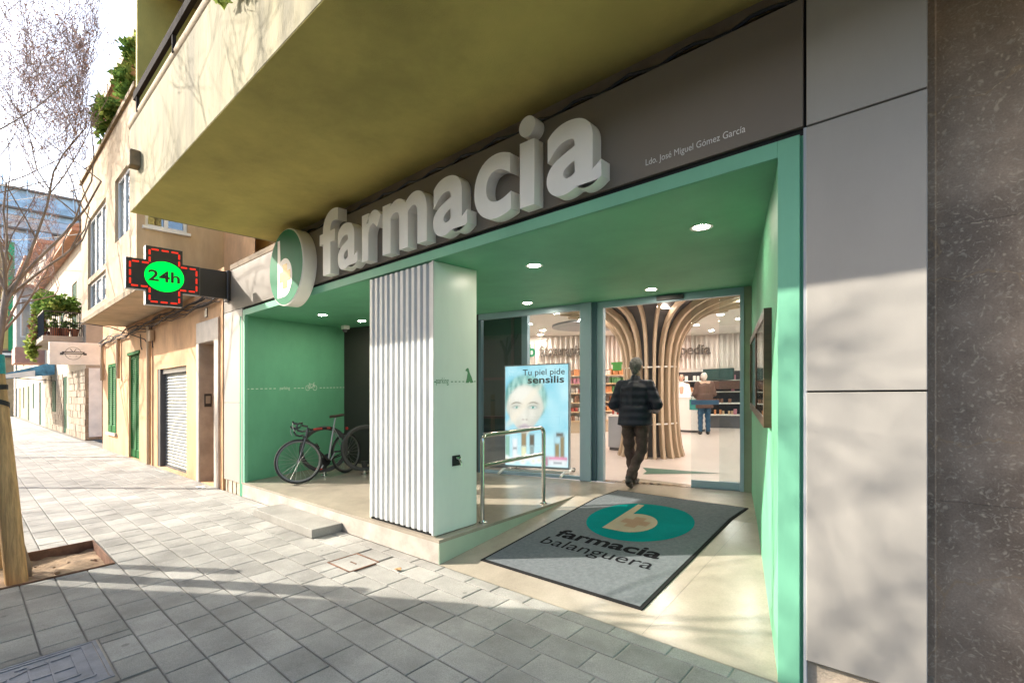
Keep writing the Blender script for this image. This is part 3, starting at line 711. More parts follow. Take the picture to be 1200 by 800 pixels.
m_ = MB(); m_.lathe([(r, YF - .003), (r, 2.745), (r - .012, 2.738)], (cx, 0, cz), 64, 'Y'); m_.build('drum', 'letter_white', rs, smooth=True)
m_ = MB(); disc(m_, lambda a, b, w: (a, 2.736, b), cx, cz, r - .014, r - .014, 0, 64); m_.build('face', 'sign_green', rs)
bs_ = b_shape(-6.49, 2.842, .49)
m_ = MB(); m_.add([(p[0], 2.733, p[1]) for p in bs_], [list(range(len(bs_)))]); m_.build('emblem', 'letter_white', rs)
m_ = MB(); c_ = cross_shape(-6.27, 3.10, .155, .065); m_.add([(p[0], 2.730, p[1]) for p in c_], [list(range(12))]); m_.build('cross', 'gold', rs)
# LED cross sign on its arm
XC = -8.714
cs = thing('pharmacy_cross_sign', 'black projecting cross sign with red border and green 24h disc', 'sign', (XC, YF, 3.4))
Yc, Zc = 2.015, 3.388
cr = [(Yc + (p[0]), Zc + p[1]) for p in [(-.23, -.43), (.23, -.43), (.23, -.22), (.46, -.22), (.46, .22), (.23, .22), (.23, .43), (-.23, .43), (-.23, .22), (-.46, .22), (-.46, -.22), (-.23, -.22)]]
m_ = MB(); m_.prism([(XC - .12, p[0], p[1]) for p in cr], (.12, 0, 0)); m_.build('body', 'black_metal', cs)
m_ = MB(); m_.box(XC - .10, XC - .02, Yc + .46, YF + .03, Zc - .22, Zc + .22); m_.build('arm', 'black_metal', cs)
m_ = MB(); m_.box(XC - .16, XC + .02, YF - .05, YF - .002, Zc - .26, Zc + .24, .01); m_.build('wall_plate', 'dark_metal', cs)
m_ = MB(); m_.prism([(XC - .1195, p[0] * 1 + (p[0] - Yc) * .006, p[1] + (p[1] - Zc) * .006) for p in cr], (.118, 0, 0)); m_.build('edge_trim', 'grey_plastic', cs)
m_ = MB(); r_m = MB()
ins = .045
cr2 = []
for p in cr: cr2.append((p[0] - math.copysign(ins, p[0] - Yc), p[1] - math.copysign(ins, p[1] - Zc)))
for i in range(12):
    a = Vector(cr2[i]); b = Vector(cr2[(i + 1) % 12]); d = b - a; L_ = d.length; n = max(2, round(L_ / .115)); t = d / L_; nn = Vector((-t.y, t.x)) * .011
    for k in range(n):
        p = a + t * (L_ * (k + .10) / n); q = a + t * (L_ * (k + .80) / n)
        m_.add([(XC + .003, *(p + nn)), (XC + .003, *(p - nn)), (XC + .003, *(q - nn)), (XC + .003, *(q + nn))], [(0, 1, 2, 3)])
m_.build('red_border', 'led_red', cs)
m_ = MB(); disc(m_, lambda a, b, w: (XC + .004, a, b), Yc, Zc, .248, .225, 0, 48); m_.build('green_disc', 'led_green', cs)
m_ = MB(); add_text(m_, '24h', lambda a, b, c: (XC + .006, Yc - .205 + a, Zc - .075 + b), width=.40, height=.225, offset=.025); m_.build('lettering', 'black_metal', cs)
# small lamp on the parapet
lm = thing('parapet_lamp', 'small brown box lamp fixed on the sunlit olive balcony parapet', 'lamp', (-6.72, BY, 4.25))
m_ = MB(); m_.box(-6.80, -6.66, BY - .10, BY - .0, 4.16, 4.34, .01); m_.build('housing', 'coping', lm)
m_ = MB(); m_.box(-6.84, -6.80, BY - .06, BY - .0, 4.20, 4.36, .005); m_.build('bracket', 'dark_metal', lm)
# ------------------------------------------------------------------ glazed shop front
def sbox(s0, s1, o0, o1, z0, z1, name, mt_, par, bevel=0):
    m_ = MB(); m_.prism([sfp(s0, o0, z0), sfp(s1, o0, z0), sfp(s1, o1, z0), sfp(s0, o1, z0)], (0, 0, z1 - z0)); return m_.build(name, mt_, par, bevel=bevel)
HEAD = 2.735
sf = thing('glass_shopfront', 'pale blue aluminium framed glass front at the back of the porch', 'shopfront', sfp(5, 0, FL))
sbox(SG, LSF, -.01, .07, HEAD, CZ - .002, 'head_rail', 'blue_alu', sf)
sbox(SG, SG + .05, -.01, .07, FL, HEAD, 'mullion', 'blue_alu_dark', sf)
sbox(SG + .05, 4.86, 0, .06, FL, FL + .045, 'bottom_rail', 'blue_alu', sf)
sbox(SG + .05, 4.86, .02, .03, FL + .045, HEAD, 'pane', 'glass', sf)
sbox(4.86, 5.03, -.09, .09, FL, CZ - .004, 'door_post', 'blue_alu', sf, .004); sbox(5.03, 5.10, -.05, .09, FL, CZ - .004, 'door_post', 'blue_alu_dark', sf); sbox(5.10, 5.19, -.02, .10, FL, HEAD, 'door_jamb', 'blue_alu', sf)
sbox(6.985, 7.03, -.03, .10, FL, HEAD + .05, 'door_jamb', 'blue_alu', sf); mat('sage_strip', (.27, .31, .22), .5); sbox(7.03, LSF + .02, -.02, .10, FL, CZ - .003, 'side_strip', 'sage_strip', sf)
sbox(5.19, 6.985, -.02, .10, FL - .004, FL + .004, 'threshold', 'steel', sf)
sbox(5.95, 6.30, -.05, -.005, HEAD + .02, HEAD + .075, 'door_sensor', 'black_metal', sf)
for k, (s0, o) in enumerate(((6.39, .02), (6.735, .06))):
    d = sbox(s0, 6.98, o, o + .012, FL + .10, HEAD - .01, 'door_leaf', 'glass', sf)
    sbox(s0, 6.98, o - .008, o + .02, FL + .006, FL + .099, 'bottom_rail', 'blue_alu', d)
mat('strip_blue', (.16, .26, .50), .5)
sbox(6.39, 6.735, .012, .018, 1.33, 1.39, 'safety_strip', 'strip_blue', sf)
# ------------------------------------------------------------------ shop interior
SCZ = 3.10
shell = [sfp(2.9, .14), (-11.5, 9.5, 0), (-11.5, 17.2, 0), (1.0, 17.2, 0), (1.0, 9.0, 0), sfp(LSF + .1, .11)]
m_ = MB(); m_.add([(p[0], p[1], FL - .003) for p in shell + [sfp(LSF + .1, 0), sfp(2.9, 0)]], [list(range(8))]); struct(m_.build('shop_floor', 'shop_floor'))
m_ = MB(); m_.add([(p[0], p[1], SCZ) for p in shell + [sfp(LSF + .1, .05), sfp(2.9, .05)]], [list(range(8))[::-1]]); m_.add([(p[0], p[1], SCZ + .25) for p in shell + [sfp(LSF + .1, .05), sfp(2.9, .05)]], [list(range(8))])
m_.add([sfp(2.9, .05, CZ - .02), sfp(LSF + .1, .05, CZ - .02), sfp(LSF + .1, .05, SCZ + .2), sfp(2.9, .05, SCZ + .2)], [(0, 1, 2, 3)]); shopc = struct(m_.build('shop_ceiling', 'ceiling_white'))
m_ = MB()
for i in range(5):
    p, q = shell[i], shell[i + 1]; m_.quad((p[0], p[1], FL - .2), (q[0], q[1], FL - .2), (q[0], q[1], SCZ + .2), (p[0], p[1], SCZ + .2))
struct(m_.build('shop_wall', 'white_paint'))
mat('deep_teal', (.03, .075, .07), .4, var=.1)
def xz(p, q, z0, z1, th, name, m, par=None):
    p = Vector((*p, 0)); q = Vector((*q, 0)); t = (q - p).normalized(); n = Vector((-t.y, t.x, 0)) * th; m_ = MB()
    m_.prism([(p.x, p.y, z0), (q.x, q.y, z0), (q.x + n.x, q.y + n.y, z0), (p.x + n.x, p.y + n.y, z0)], (0, 0, z1 - z0)); return m_.build(name, m, par)
sp = struct(xz((-7.2, 6.20), (-5.52, 6.60), FL, SCZ, .08, 'shop_partition', 'deep_teal'))
xz((-5.52, 6.52), (-5.41, 6.545), FL, SCZ, .10, 'partition_post', 'blue_alu', sp); xz((-5.75, 6.50), (-5.70, 6.51), FL, SCZ, .03, 'partition_post', 'dark_grey', sp)
for z in (1.05, 1.75): xz((-6.6, 6.28), (-5.56, 6.53), z, z + .05, .05, 'partition_rail', 'dark_grey', sp)
dsk = thing('side_cabinet', 'grey low cabinet behind the left dark glass pane', 'cabinet', (-5.95, 6.2, FL)); xz((-6.3, 6.06), (-5.6, 6.23), FL, FL + .55, .18, 'carcass', 'grey_plastic', dsk); xz((-6.32, 6.04), (-5.58, 6.22), FL + .55, FL + .58, .21, 'top', 'white_paint', dsk)
# curved wall: white fins above, shelving below
arc_pts = [(-10.9, 9.9), (-10.0, 10.6), (-9.1, 11.3), (-8.2, 12.1), (-7.5, 13.1), (-6.9, 14.15), (-6.1, 15.05), (-5.2, 15.5), (-3.6, 15.8), (-1.0, 15.6), (.8, 15.2)]
def arc(t):
    t = max(0, min(len(arc_pts) - 1.001, t)); i = int(t); f = t - i
    P = [Vector(arc_pts[max(0, min(len(arc_pts) - 1, i + k))]) for k in (-1, 0, 1, 2)]
    return .5 * ((2 * P[1]) + (P[2] - P[0]) * f + (2 * P[0] - 5 * P[1] + 4 * P[2] - P[3]) * f * f + (3 * P[1] - P[0] - 3 * P[2] + P[3]) * f ** 3)
def arcn(t):
    d = arc(t + .02) - arc(t - .02); d.normalize(); return Vector((d.y, -d.x)), d
dw = MB(); ring = [arc(i * .1) for i in range(0, 100)]
dw.loft([[(p.x, p.y, z) for p in ring] for z in (FL, SCZ)], closed=False); dwo = struct(dw.build('curved_wall', 'drum_white'))
m_ = MB(); t = .2
while t < 9.8:
    p = arc(t); n, d = arcn(t); a = p + n * .0; b = p + n * .11
    m_.prism([(a.x - d.x * .022, a.y - d.y * .022, 2.06), (b.x - d.x * .022, b.y - d.y * .022, 2.06), (b.x + d.x * .022, b.y + d.y * .022, 2.06), (a.x + d.x * .022, a.y + d.y * .022, 2.06)], (0, 0, SCZ - 2.06)); t += .145 / max(.4, (arc(t + .05) - arc(t - .05)).length * 10)
o = m_.build('wall_fins', 'drum_white', dwo); o['kind'] = 'stuff'
def wall_word(body, t0, t1, z, w, h, label):
    p = arc(t0); d = (arc(t1) - p).normalized(); n = Vector((d.y, -d.x)); m_ = MB()
    k = max(.14, max((arc(t0 + (t1 - t0) * i / 10) - p).dot(n) for i in range(11)) + .17)
    add_text(m_, body, lambda a, b, c: (p.x + n.x * (k + c) + d.x * a, p.y + n.y * (k + c) + d.y * a, z + b), width=w, height=h, offset=.02, extrude=.02)
    tag(m_.build('wall_lettering', 'sign_text', None, org=(p.x, p.y, z)), label, 'lettering')
wall_word('fitoterapia', 2.13, 3.3, 2.52, 1.25, .40, 'brown fitoterapia lettering on the white finned wall')
wall_word('ortopedia', 5.15, 6.7, 2.50, 1.80, .42, 'brown ortopedia lettering on the finned wall behind the counter')
p = arc(2.0); n, d = arcn(2.0); m_ = MB(); add_text(m_, 'b', lambda a, b, c: (p.x + n.x * .16 + d.x * (a - .15), p.y + n.y * .16 + d.y * (a - .15), 2.5 + b), width=.2, height=.5, offset=.03); tag(m_.build('wall_emblem', 'sign_green', None, org=(p.x, p.y, 2.5)), 'small green b emblem before the fitoterapia lettering', 'emblem')
PCOL = [(.6, .55, .5), (.7, .68, .62), (.45, .08, .06), (.6, .25, .1), (.12, .1, .09), (.1, .25, .1), (.65, .45, .25), (.5, .2, .25), (.25, .12, .07)]
for i, c in enumerate(PCOL): mat('product%d' % i, c, .4, var=.08)
PM = ['product%d' % i for i in range(len(PCOL))]
def shelving(t0, t1, zs, label, mt_, dens=1.0, back=None):
    p = arc((t0 + t1) / 2); u = thing('shelving_unit', label, 'shelves', (p.x, p.y, FL))
    N = 12; ts = [t0 + (t1 - t0) * i / N for i in range(N + 1)]
    pts = [(arc(t), arcn(t)[0]) for t in ts]
    if back:
        m_ = MB(); m_.loft([[(a.x + n.x * .02, a.y + n.y * .02, z) for a, n in pts] for z in (FL, zs[-1] + .3)], closed=False); m_.build('back_panel', back, u)
    for z in zs:
        m_ = MB(); m_.loft([[(a.x + n.x * .05, a.y + n.y * .05, z), (a.x + n.x * .38, a.y + n.y * .38, z), (a.x + n.x * .38, a.y + n.y * .38, z + .03), (a.x + n.x * .05, a.y + n.y * .05, z + .03)] for a, n in pts]); m_.build('shelf', mt_, u)
    m_ = MB(); m_.loft([[(a.x + n.x * .05, a.y + n.y * .05, FL), (a.x + n.x * .34, a.y + n.y * .34, FL), (a.x + n.x * .34, a.y + n.y * .34, zs[0]), (a.x + n.x * .05, a.y + n.y * .05, zs[0])] for a, n in pts]); m_.build('plinth', 'slat_wood' if not back else 'dark_grey', u)
    m_ = MB()
    for z in zs:
        t = t0 + .02; run = 0
        while t < t1:
            if run <= 0: run = rng.randint(3, 8); col = rng.randrange(len(PCOL)); hh = rng.uniform(.10, .20); ww = rng.uniform(.05, .09)
            run -= 1; a = arc(t); n, d = arcn(t); c = a + n * rng.uniform(.2, .28); m_.mi = col
            if rng.random() < dens: m_.prism([(c.x + d.x * x + n.x * y, c.y + d.y * x + n.y * y, z + .03) for x, y in ((-ww / 2, -.05), (ww / 2, -.05), (ww / 2, .05), (-ww / 2, .05))], (0, 0, hh * rng.uniform(.92, 1.0)))
            t += ww * 1.2 / 1.2
    o = m_.build('products', PM, u); o['kind'] = 'stuff'
shelving(2.3, 5.25, [.55, .82, 1.09, 1.36, 1.63, 1.88], 'wooden wall shelves packed with small boxed products', 'wood_light')
shelving(5.75, 9.6, [.60, .95, 1.3, 1.65], 'black display wall with sparse goods behind the counter', 'white_paint', .45, 'black_metal')
mat('display_teal', (.008, .035, .03), .5); mat('display_wood', (.07, .03, .018), .5)
p = arc(7.2); m_ = MB(); m_.box(p.x - .5, p.x + .4, p.y - .55, p.y - .5, 1.68, 2.02); tag(m_.build('teal_board', 'display_teal', None, org=(p.x, p.y, 1.6)), 'dark teal panel on the black display wall', 'panel')
m_ = MB(); m_.box(p.x - .5, p.x + .7, p.y - .6, p.y - .5, 1.40, 1.64); tag(m_.build('display_box', 'display_wood', None, org=(p.x, p.y, 1.4)), 'brown wooden box below the teal display panel', 'box')
mat('shelf_green', (.03, .17, .025), .5)
m_ = MB(); p = arc(4.1); m_.box(p.x + .15, p.x + .50, p.y - .5, p.y - .45, 2.20, 2.27); m_.box(p.x + .20, p.x + .48, p.y - .5, p.y - .46, 2.02, 2.2); tag(m_.build('shelf_sign', 'shelf_green', None, org=(p.x, p.y, 2)), 'bright green sign above the product shelves', 'sign')
# lamps of the shop
lamps = []
for (x, y) in ((-6.3, 7.6), (-5.0, 7.3), (-3.6, 7.2), (-2.3, 7.6), (-7.3, 8.9), (-6.0, 9.2), (-2.6, 9.2), (-1.4, 8.6), (-7.9, 10.2), (-6.6, 10.6), (-5.2, 10.9), (-3.6, 11.0), (-2.2, 10.8), (-.9, 10.4), (-7.2, 11.7), (-6.0, 12.3), (-4.7, 12.5), (-3.2, 12.6), (-1.8, 12.5), (-6.0, 13.8), (-4.9, 14.2), (-3.6, 14.5), (-2.0, 14.4), (-8.6, 11.0)):
    lamps.append((x, y))
for i, (x, y) in enumerate(lamps):
    t = thing('shop_downlight', 'round lit downlight in the white shop ceiling', 'downlight', (x, y, SCZ), 'shop ceiling downlights')
    m_ = MB(); m_.lathe([(.07, 0), (.10, -.002), (.10, -.012), (.07, -.009)], (x, y, SCZ), 18, 'Z', False); m_.build('trim_ring', 'white_paint', t)
    m_ = MB(); m_.lathe([(.068, -.008), (.0681, -.002)], (x, y, SCZ), 16); m_.build('lamp', 'shop_lamp', t)
m_ = MB(); m_.lathe([(1.1, -.001), (1.1, -.05), (1.06, -.05)], (-6.3, 10.3, SCZ), 40); m_.build('ceiling_disc', 'grey_plastic', shopc)
# tree-like column of bent slats
tc = thing('slatted_column', 'tree-shaped column of bent pale wooden slats flaring into the ceiling', 'column', (-4.27, 8.98, FL))
CCX, CCY = -4.27, 8.98
prf = [(FL, .64), (.42, .59), (.8, .545), (1.3, .52), (1.8, .525), (2.1, .545), (2.35, .59), (2.55, .67), (2.72, .79), (2.85, .95), (2.95, 1.16), (3.02, 1.42), (3.07, 1.8)]
m_ = MB(); m_.lathe([(.36, FL), (.36, 2.2), (.5, 2.6), (.8, 2.9), (1.2, 3.09)], (CCX, CCY, 0), 28); m_.build('core', 'dark_grey', tc, smooth=True)
for k in range(22):
    a = 2 * math.pi * (k + .5) / 22; u = Vector((math.cos(a), math.sin(a), 0)); w = Vector((-u.y, u.x, 0)) * .026; rings = []
    for i, (z, r_) in enumerate(prf):
        j = min(i + 1, len(prf) - 1); h_ = max(i - 1, 0); tz, tr_ = prf[j][0] - prf[h_][0], prf[j][1] - prf[h_][1]; l_ = math.hypot(tz, tr_); nz, nr_ = -tr_ / l_, tz / l_
        c = Vector((CCX, CCY, z)) + u * r_; e = c - (u * nr_ + Vector((0, 0, nz))) * .13
        rings.append([c - w, c + w, e + w, e - w])
    m_ = MB(); m_.loft(rings); m_.build('slat', 'slat_wood', tc)
for z, r_ in ((1.93, .50), (.86, .51)):
    m_ = MB(); m_.tube([(CCX + r_ * math.cos(2 * math.pi * k / 32), CCY + r_ * math.sin(2 * math.pi * k / 32), z) for k in range(32)], .016, 6, closed=True); m_.build('hoop', 'white_paint', tc)
for s_ in (-1, 1):
    m_ = MB(); m_.box(CCX + s_ * .62 - .05, CCX + s_ * .62 + .05, CCY - .95, CCY - .6, 2.955, 2.965); m_.build('light_strip', 'strip_glow', tc)
# counters, podium, floor arrow
def block(name, label, cat, x0, x1, y0, y1, z1, m1='white_paint', m2='white_paint'):
    t = thing(name, label, cat, ((x0 + x1) / 2, (y0 + y1) / 2, FL))
    m_ = MB(); m_.box(x0 + .02, x1 - .02, y0 + .02, y1 - .02, FL, FL + .06); m_.build('plinth', 'dark_grey', t)
    m_ = MB(); m_.box(x0, x1, y0, y1, FL + .06, z1 - .04, .006); m_.build('body', m1, t)
    m_ = MB(); m_.box(x0 - .02, x1 + .02, y0 - .02, y1 + .02, z1 - .04, z1, .004); m_.build('top', m2, t)
block('service_counter', 'white service counter between the pharmacist and the customer', 'counter', -5.62, -5.02, 13.5, 14.1, 1.22)
block('display_podium', 'low pale grey podium beside the slatted column', 'podium', -5.32, -4.98, 9.15, 9.6, .98, 'grey_plastic')
m_ = MB()
for i in range(5): m_.mi = i % 2; m_.box(-5.28 + i * .055, -5.24 + i * .055, 9.25, 9.33, .98, .98 + .1 + .03 * (i % 3))
o = m_.build('podium_products', ['product2', 'product1'], None, org=(-5.15, 9.3, .98)); tag(o, 'red and white product packs standing on the podium', 'products', kind='stuff')
mat('arrow_green', (.045, .12, .085), .5)
m_ = MB(); m_.add([(x, y, FL + .002) for x, y in ((-3.72, 7.52), (-2.50, 7.69), (-3.45, 6.98), (-3.50, 7.22))], [(0, 3, 2, 1)]); tag(m_.build('floor_arrow', 'arrow_green', None, org=(-3, 7.4, FL)), 'dark green arrow sticker on the pale shop floor', 'floor sticker')
# light box poster on a wheeled stand
pA = Vector((-5.372, 5.955, 0)); pB = Vector((-4.335, 6.262, 0)); pt = (pB - pA).normalized(); pn = Vector((pt.y, -pt.x, 0)); PWI = (pB - pA).length; PZ0, PZ1 = .345, 1.955; PHE = PZ1 - PZ0
def pp(u, v, w=0.): q = pA + pt * (u * PWI) + pn * (.035 + w); return (q.x, q.y, PZ0 + v * PHE)
lb = thing('poster_lightbox', 'lit advertising light box of a face on a wheeled stand behind glass', 'poster stand', (-4.85, 6.1, FL))
def pbox(u0, u1, v0, v1, w0, w1, name, mt_, par):
    m_ = MB(); m_.prism([pp(u0, v0, w0), pp(u1, v0, w0), pp(u1, v0, w1), pp(u0, v0, w1)], (0, 0, (v1 - v0) * PHE)); return m_.build(name, mt_, par)
pbox(-.015, 1.015, -.02, 1.012, -.08, -.002, 'case', 'grey_plastic', lb)
def poster_colour(u, v):
    """the printed picture: pale blue ground, a cropped face, a row of cosmetic packs"""
    x = u * PWI / PHE
    def gs(cx, cy, sx, sy, rot=0.):
        dx, dy = x - cx, v - cy; c, s_ = math.cos(rot), math.sin(rot); a, b = dx * c + dy * s_, -dx * s_ + dy * c
        return math.exp(-.5 * ((a / sx) ** 2 + (b / sy) ** 2))
    def step(e, w=.012): return 1 / (1 + math.exp(-max(-40, min(40, e / w))))
    def mx(a, b, t): return [p + (q - p) * t for p, q in zip(a, b)]
    n = noise.noise(Vector((x * 7, v * 7, 1))); n2 = noise.noise(Vector((x * 30, v * 9, 4)))
    c = mx((.26, .64, .78), (.60, .88, .94), max(0, min(1, .5 + .5 * n + .25 * (u - .5))))
    fx, fy = .215, .60                                      # middle of the face, in poster heights
    e_head = 1 - math.sqrt(((x - fx - .005) / .235) ** 2 + ((v - .665) / .245) ** 2)
    c = mx(c, mx((.10, .30, .24), (.48, .72, .62), max(0, min(1, .45 + 1.1 * n2))), .85 * step(e_head, .03))
    jaw = .205 if v > .58 else .205 - .32 * (.58 - v) ** 1.25 * 2.2
    e_face = 1 - math.sqrt(((x - fx) / max(.03, jaw)) ** 2 + ((v - .545) / .265) ** 2)
    skin = mx((.80, .70, .58), (.98, .90, .80), max(0, min(1, .35 + .75 * gs(.17, .72, .12, .07) + .45 * gs(.30, .50, .05, .06) + .4 * gs(.13, .50, .05, .06) + .3 * gs(.215, .50, .018, .09))))
    sh = .38 * gs(.355, .46, .035, .10) + .25 * gs(.29, .43, .03, .03) + .2 * gs(.145, .43, .03, .03) + .22 * gs(.03, .48, .03, .12) + .35 * gs(.215, .352, .07, .018) + .22 * gs(.245, .53, .018, .06) + .30 * gs(.135, .605, .045, .02) + .30 * gs(.305, .605, .045, .02)
    skin = mx(skin, (.42, .46, .40), min(.8, sh)); c = mx(c, skin, step(e_face, .035))
    for ex in (.128, .305):
        c = mx(c, (.20, .26, .22), .85 * step(1 - math.sqrt(((x - ex) / .044) ** 2 + ((v - .586) / .015) ** 2), .25) * step(e_face, .03)); c = mx(c, (.92, .94, .90), step(1 - math.sqrt(((x - ex) / .033) ** 2 + ((v - .583) / .0085) ** 2), .2))
        c = mx(c, (.0, .36, .28), step(1 - math.sqrt(((x - ex) / .0125) ** 2 + ((v - .5835) / .0095) ** 2), .15)); c = mx(c, (.02, .06, .05), step(1 - math.sqrt(((x - ex) / .005) ** 2 + ((v - .5835) / .0042) ** 2), .2))
        arch = .622 + .012 - ((x - ex) / .06) ** 2 * .018; c = mx(c, (.24, .20, .15), .9 * math.exp(-((v - arch) / .007) ** 2) * step(.058 - abs(x - ex), .008))
    for nx in (.198, .236): c = mx(c, (.36, .28, .24), .75 * gs(nx, .462, .008, .005))
    lip = .392 + .006 * math.cos((x - .217) * 60); c = mx(c, (.62, .48, .52), .85 * step(1 - math.sqrt(((x - .217) / .070) ** 2 + ((v - lip) / .024) ** 2), .2)); c = mx(c, (.34, .24, .28), .6 * math.exp(-((v - .393) / .0035) ** 2) * step(.055 - abs(x - .217), .008))
    c = mx(c, (1., .86, .70), .75 * step(.028 - abs((v - .60) * .78 - (x - .20) * .92) * .75, .008) * step(v - .40, .02) * step(.80 - v, .02))
    c = mx(c, (.62, .87, .93), .9 * step(.315 + .02 * math.sin(x * 22) - v, .02))
    def rect(a, b, y0, y1, col, al=1.):
        nonlocal c
        e = min(u - a, b - u, (v - y0) / 1.5, (y1 - v) / 1.5); sh_ = .72 + .28 * math.cos((u - (a + b) / 2) / (b - a) * 2.4); c = mx(c, [q * sh_ for q in col], al * step(e, .004))
    rect(.0, .07, .05, .30, (.35, .58, .46)); rect(.12, .20, .06, .27, (.96, .97, 1.)); rect(.135, .185, .165, .178, (.15, .15, .15)); rect(.265, .345, .19, .33, (.42, .30, .17)); rect(.265, .345, .09, .19, (.95, .90, .58)); rect(.40, .475, .20, .315, (.20, .16, .12)); rect(.405, .47, .08, .20, (.36, .42, .40)); rect(.56, .60, .09, .16, (.80, .90, .95))
    rect(.78, .95, .09, .33, (.55, .80, .88)); rect(.80, .865, .09, .23, (.38, .28, .14)); rect(.82, .925, .30, .335, (.16, .12, .09)); rect(.88, .94, .09, .30, (.36, .27, .15)); rect(.70, .985, .008, .075, (.97, .98, 1.)); rect(.70, .985, .072, .10, (.92, .30, .48)); rect(.655, .69, .01, .10, (.60, .25, .32)); rect(.78, .90, .036, .048, (.2, .2, .22))
    for q_, (cu, cv) in enumerate(((.02, .065), (.11, .045), (.20, .075), (.29, .045), (.37, .08), (.46, .05), (.55, .06))):
        d = math.hypot((u - cu) / .055, (v - cv) / .034); c = mx(c, mx((.98, .98, .97), (.92, .86, .62), math.exp(-(d * 2.2) ** 2)), step(1 - d, .12))
    return (*[max(0, min(1, q)) for q in c], 1)
NU, NV = 104, 160
scr = MB(); scr.add([pp(i / NU, j / NV) for j in range(NV + 1) for i in range(NU + 1)], [(j * (NU + 1) + i, j * (NU + 1) + i + 1, (j + 1) * (NU + 1) + i + 1, (j + 1) * (NU + 1) + i) for j in range(NV) for i in range(NU)])
def screen():
    m = bpy.data.materials.new('poster_print'); m.use_nodes = True; nt = m.node_tree; nt.nodes.clear(); L = nt.links.new
    o = node(nt, 'ShaderNodeOutputMaterial'); e = node(nt, 'ShaderNodeEmission', Strength=.33); g = node(nt, 'ShaderNodeAttribute', attribute_name='print'); L(g.outputs[0], e.inputs[0]); L(e.outputs[0], o.inputs[0]); M['poster_print'] = m
screen(); scr = scr.build('screen', 'poster_print', lb)
at_ = scr.data.color_attributes.new('print', 'FLOAT_COLOR', 'POINT'); at_.data.foreach_set('color', [q for j in range(NV + 1) for i in range(NU + 1) for q in poster_colour(i / NU, j / NV)])
m_ = MB(); add_text(m_, 'Tu piel pide', lambda a, b, c: pp(.29 + a / PWI, .905 + b / PHE, .004), width=.66 * PWI, height=.135, offset=.004); m_.build('slogan', 'sign_text', scr)
m_ = MB(); add_text(m_, 'sensilis', lambda a, b, c: pp(.37 + a / PWI, .825 + b / PHE, .004), width=.57 * PWI, height=.155, offset=.02); m_.build('slogan', 'sign_text', scr)
for u in (.02, .98):
    for w0, w1 in ((-.06, .30), (-.34, -.06)):
        q0 = Vector(pp(u, -.06, w0)); q1 = Vector(pp(u, -.06, w1)); end, st = (q1, q0) if w1 > 0 else (q0, q1); end = Vector((end.x, end.y, FL + .03))
        m_ = MB(); m_.tube([st, st.lerp(end, .5) + Vector((0, 0, .04)), end], [.028, .025, .02], 8); m_.build('foot', 'white_paint', lb, smooth=True)
m_ = MB(); m_.tube([pp(.0, -.055, -.04), pp(1., -.055, -.04)], .022, 8); m_.build('crossbar', 'white_paint', lb, smooth=True)
for u in (.02, .98):
    q0 = Vector(pp(u, 0, -.34)); m_ = MB(); m_.lathe([(.035, -.015), (.035, .015)], (q0.x, q0.y, FL + .035), 12, 'X'); m_.build('castor', 'black_metal', lb)
# ------------------------------------------------------------------ people
mat('skin', (.52, .33, .24), .55, var=.05, vs=20)
mat('hair_grey', (.15, .14, .14), .7, var=.5, vs=60, stretch=(1, 1, .3)); mat('hair_dark', (.035, .02, .012), .6, var=.3, vs=50); mat('hair_white', (.55, .5, .45), .7)
def quilt(name, col):
    m = mat(name, col, .55, var=.2, vs=12, spec=.35); nt = m.node_tree; L = nt.links.new; b = nt.nodes['Principled BSDF']; g = node(nt, 'ShaderNodeNewGeometry')
    w = node(nt, 'ShaderNodeTexWave', wave_type='BANDS', bands_direction='Z', wave_profile='SIN', Scale=3.2, Distortion=1.0, Detail=2.); L(g.outputs['Position'], w.inputs['Vector'])
    bp = node(nt, 'ShaderNodeBump', Strength=.45, Distance=.02); L(w.outputs[0], bp.inputs['Height']); L(bp.outputs[0], b.inputs['Normal'])
quilt('jacket', (.013, .016, .030)); mat('trousers', (.075, .048, .042), .85, var=.2, vs=20, bump=.3, bs=40); mat('shoe', (.015, .014, .014), .5); mat('sole', (.05, .05, .05), .8)
mat('coat_brown', (.10, .055, .04), .8, var=.2); mat('jeans_blue', (.02, .07, .13), .8); mat('pharma_white', (.72, .71, .68), .7); mat('bag_teal', (.03, .22, .2), .5); mat('eye_dark', (.02, .015, .012), .3); mat('lip', (.42, .17, .14), .5)
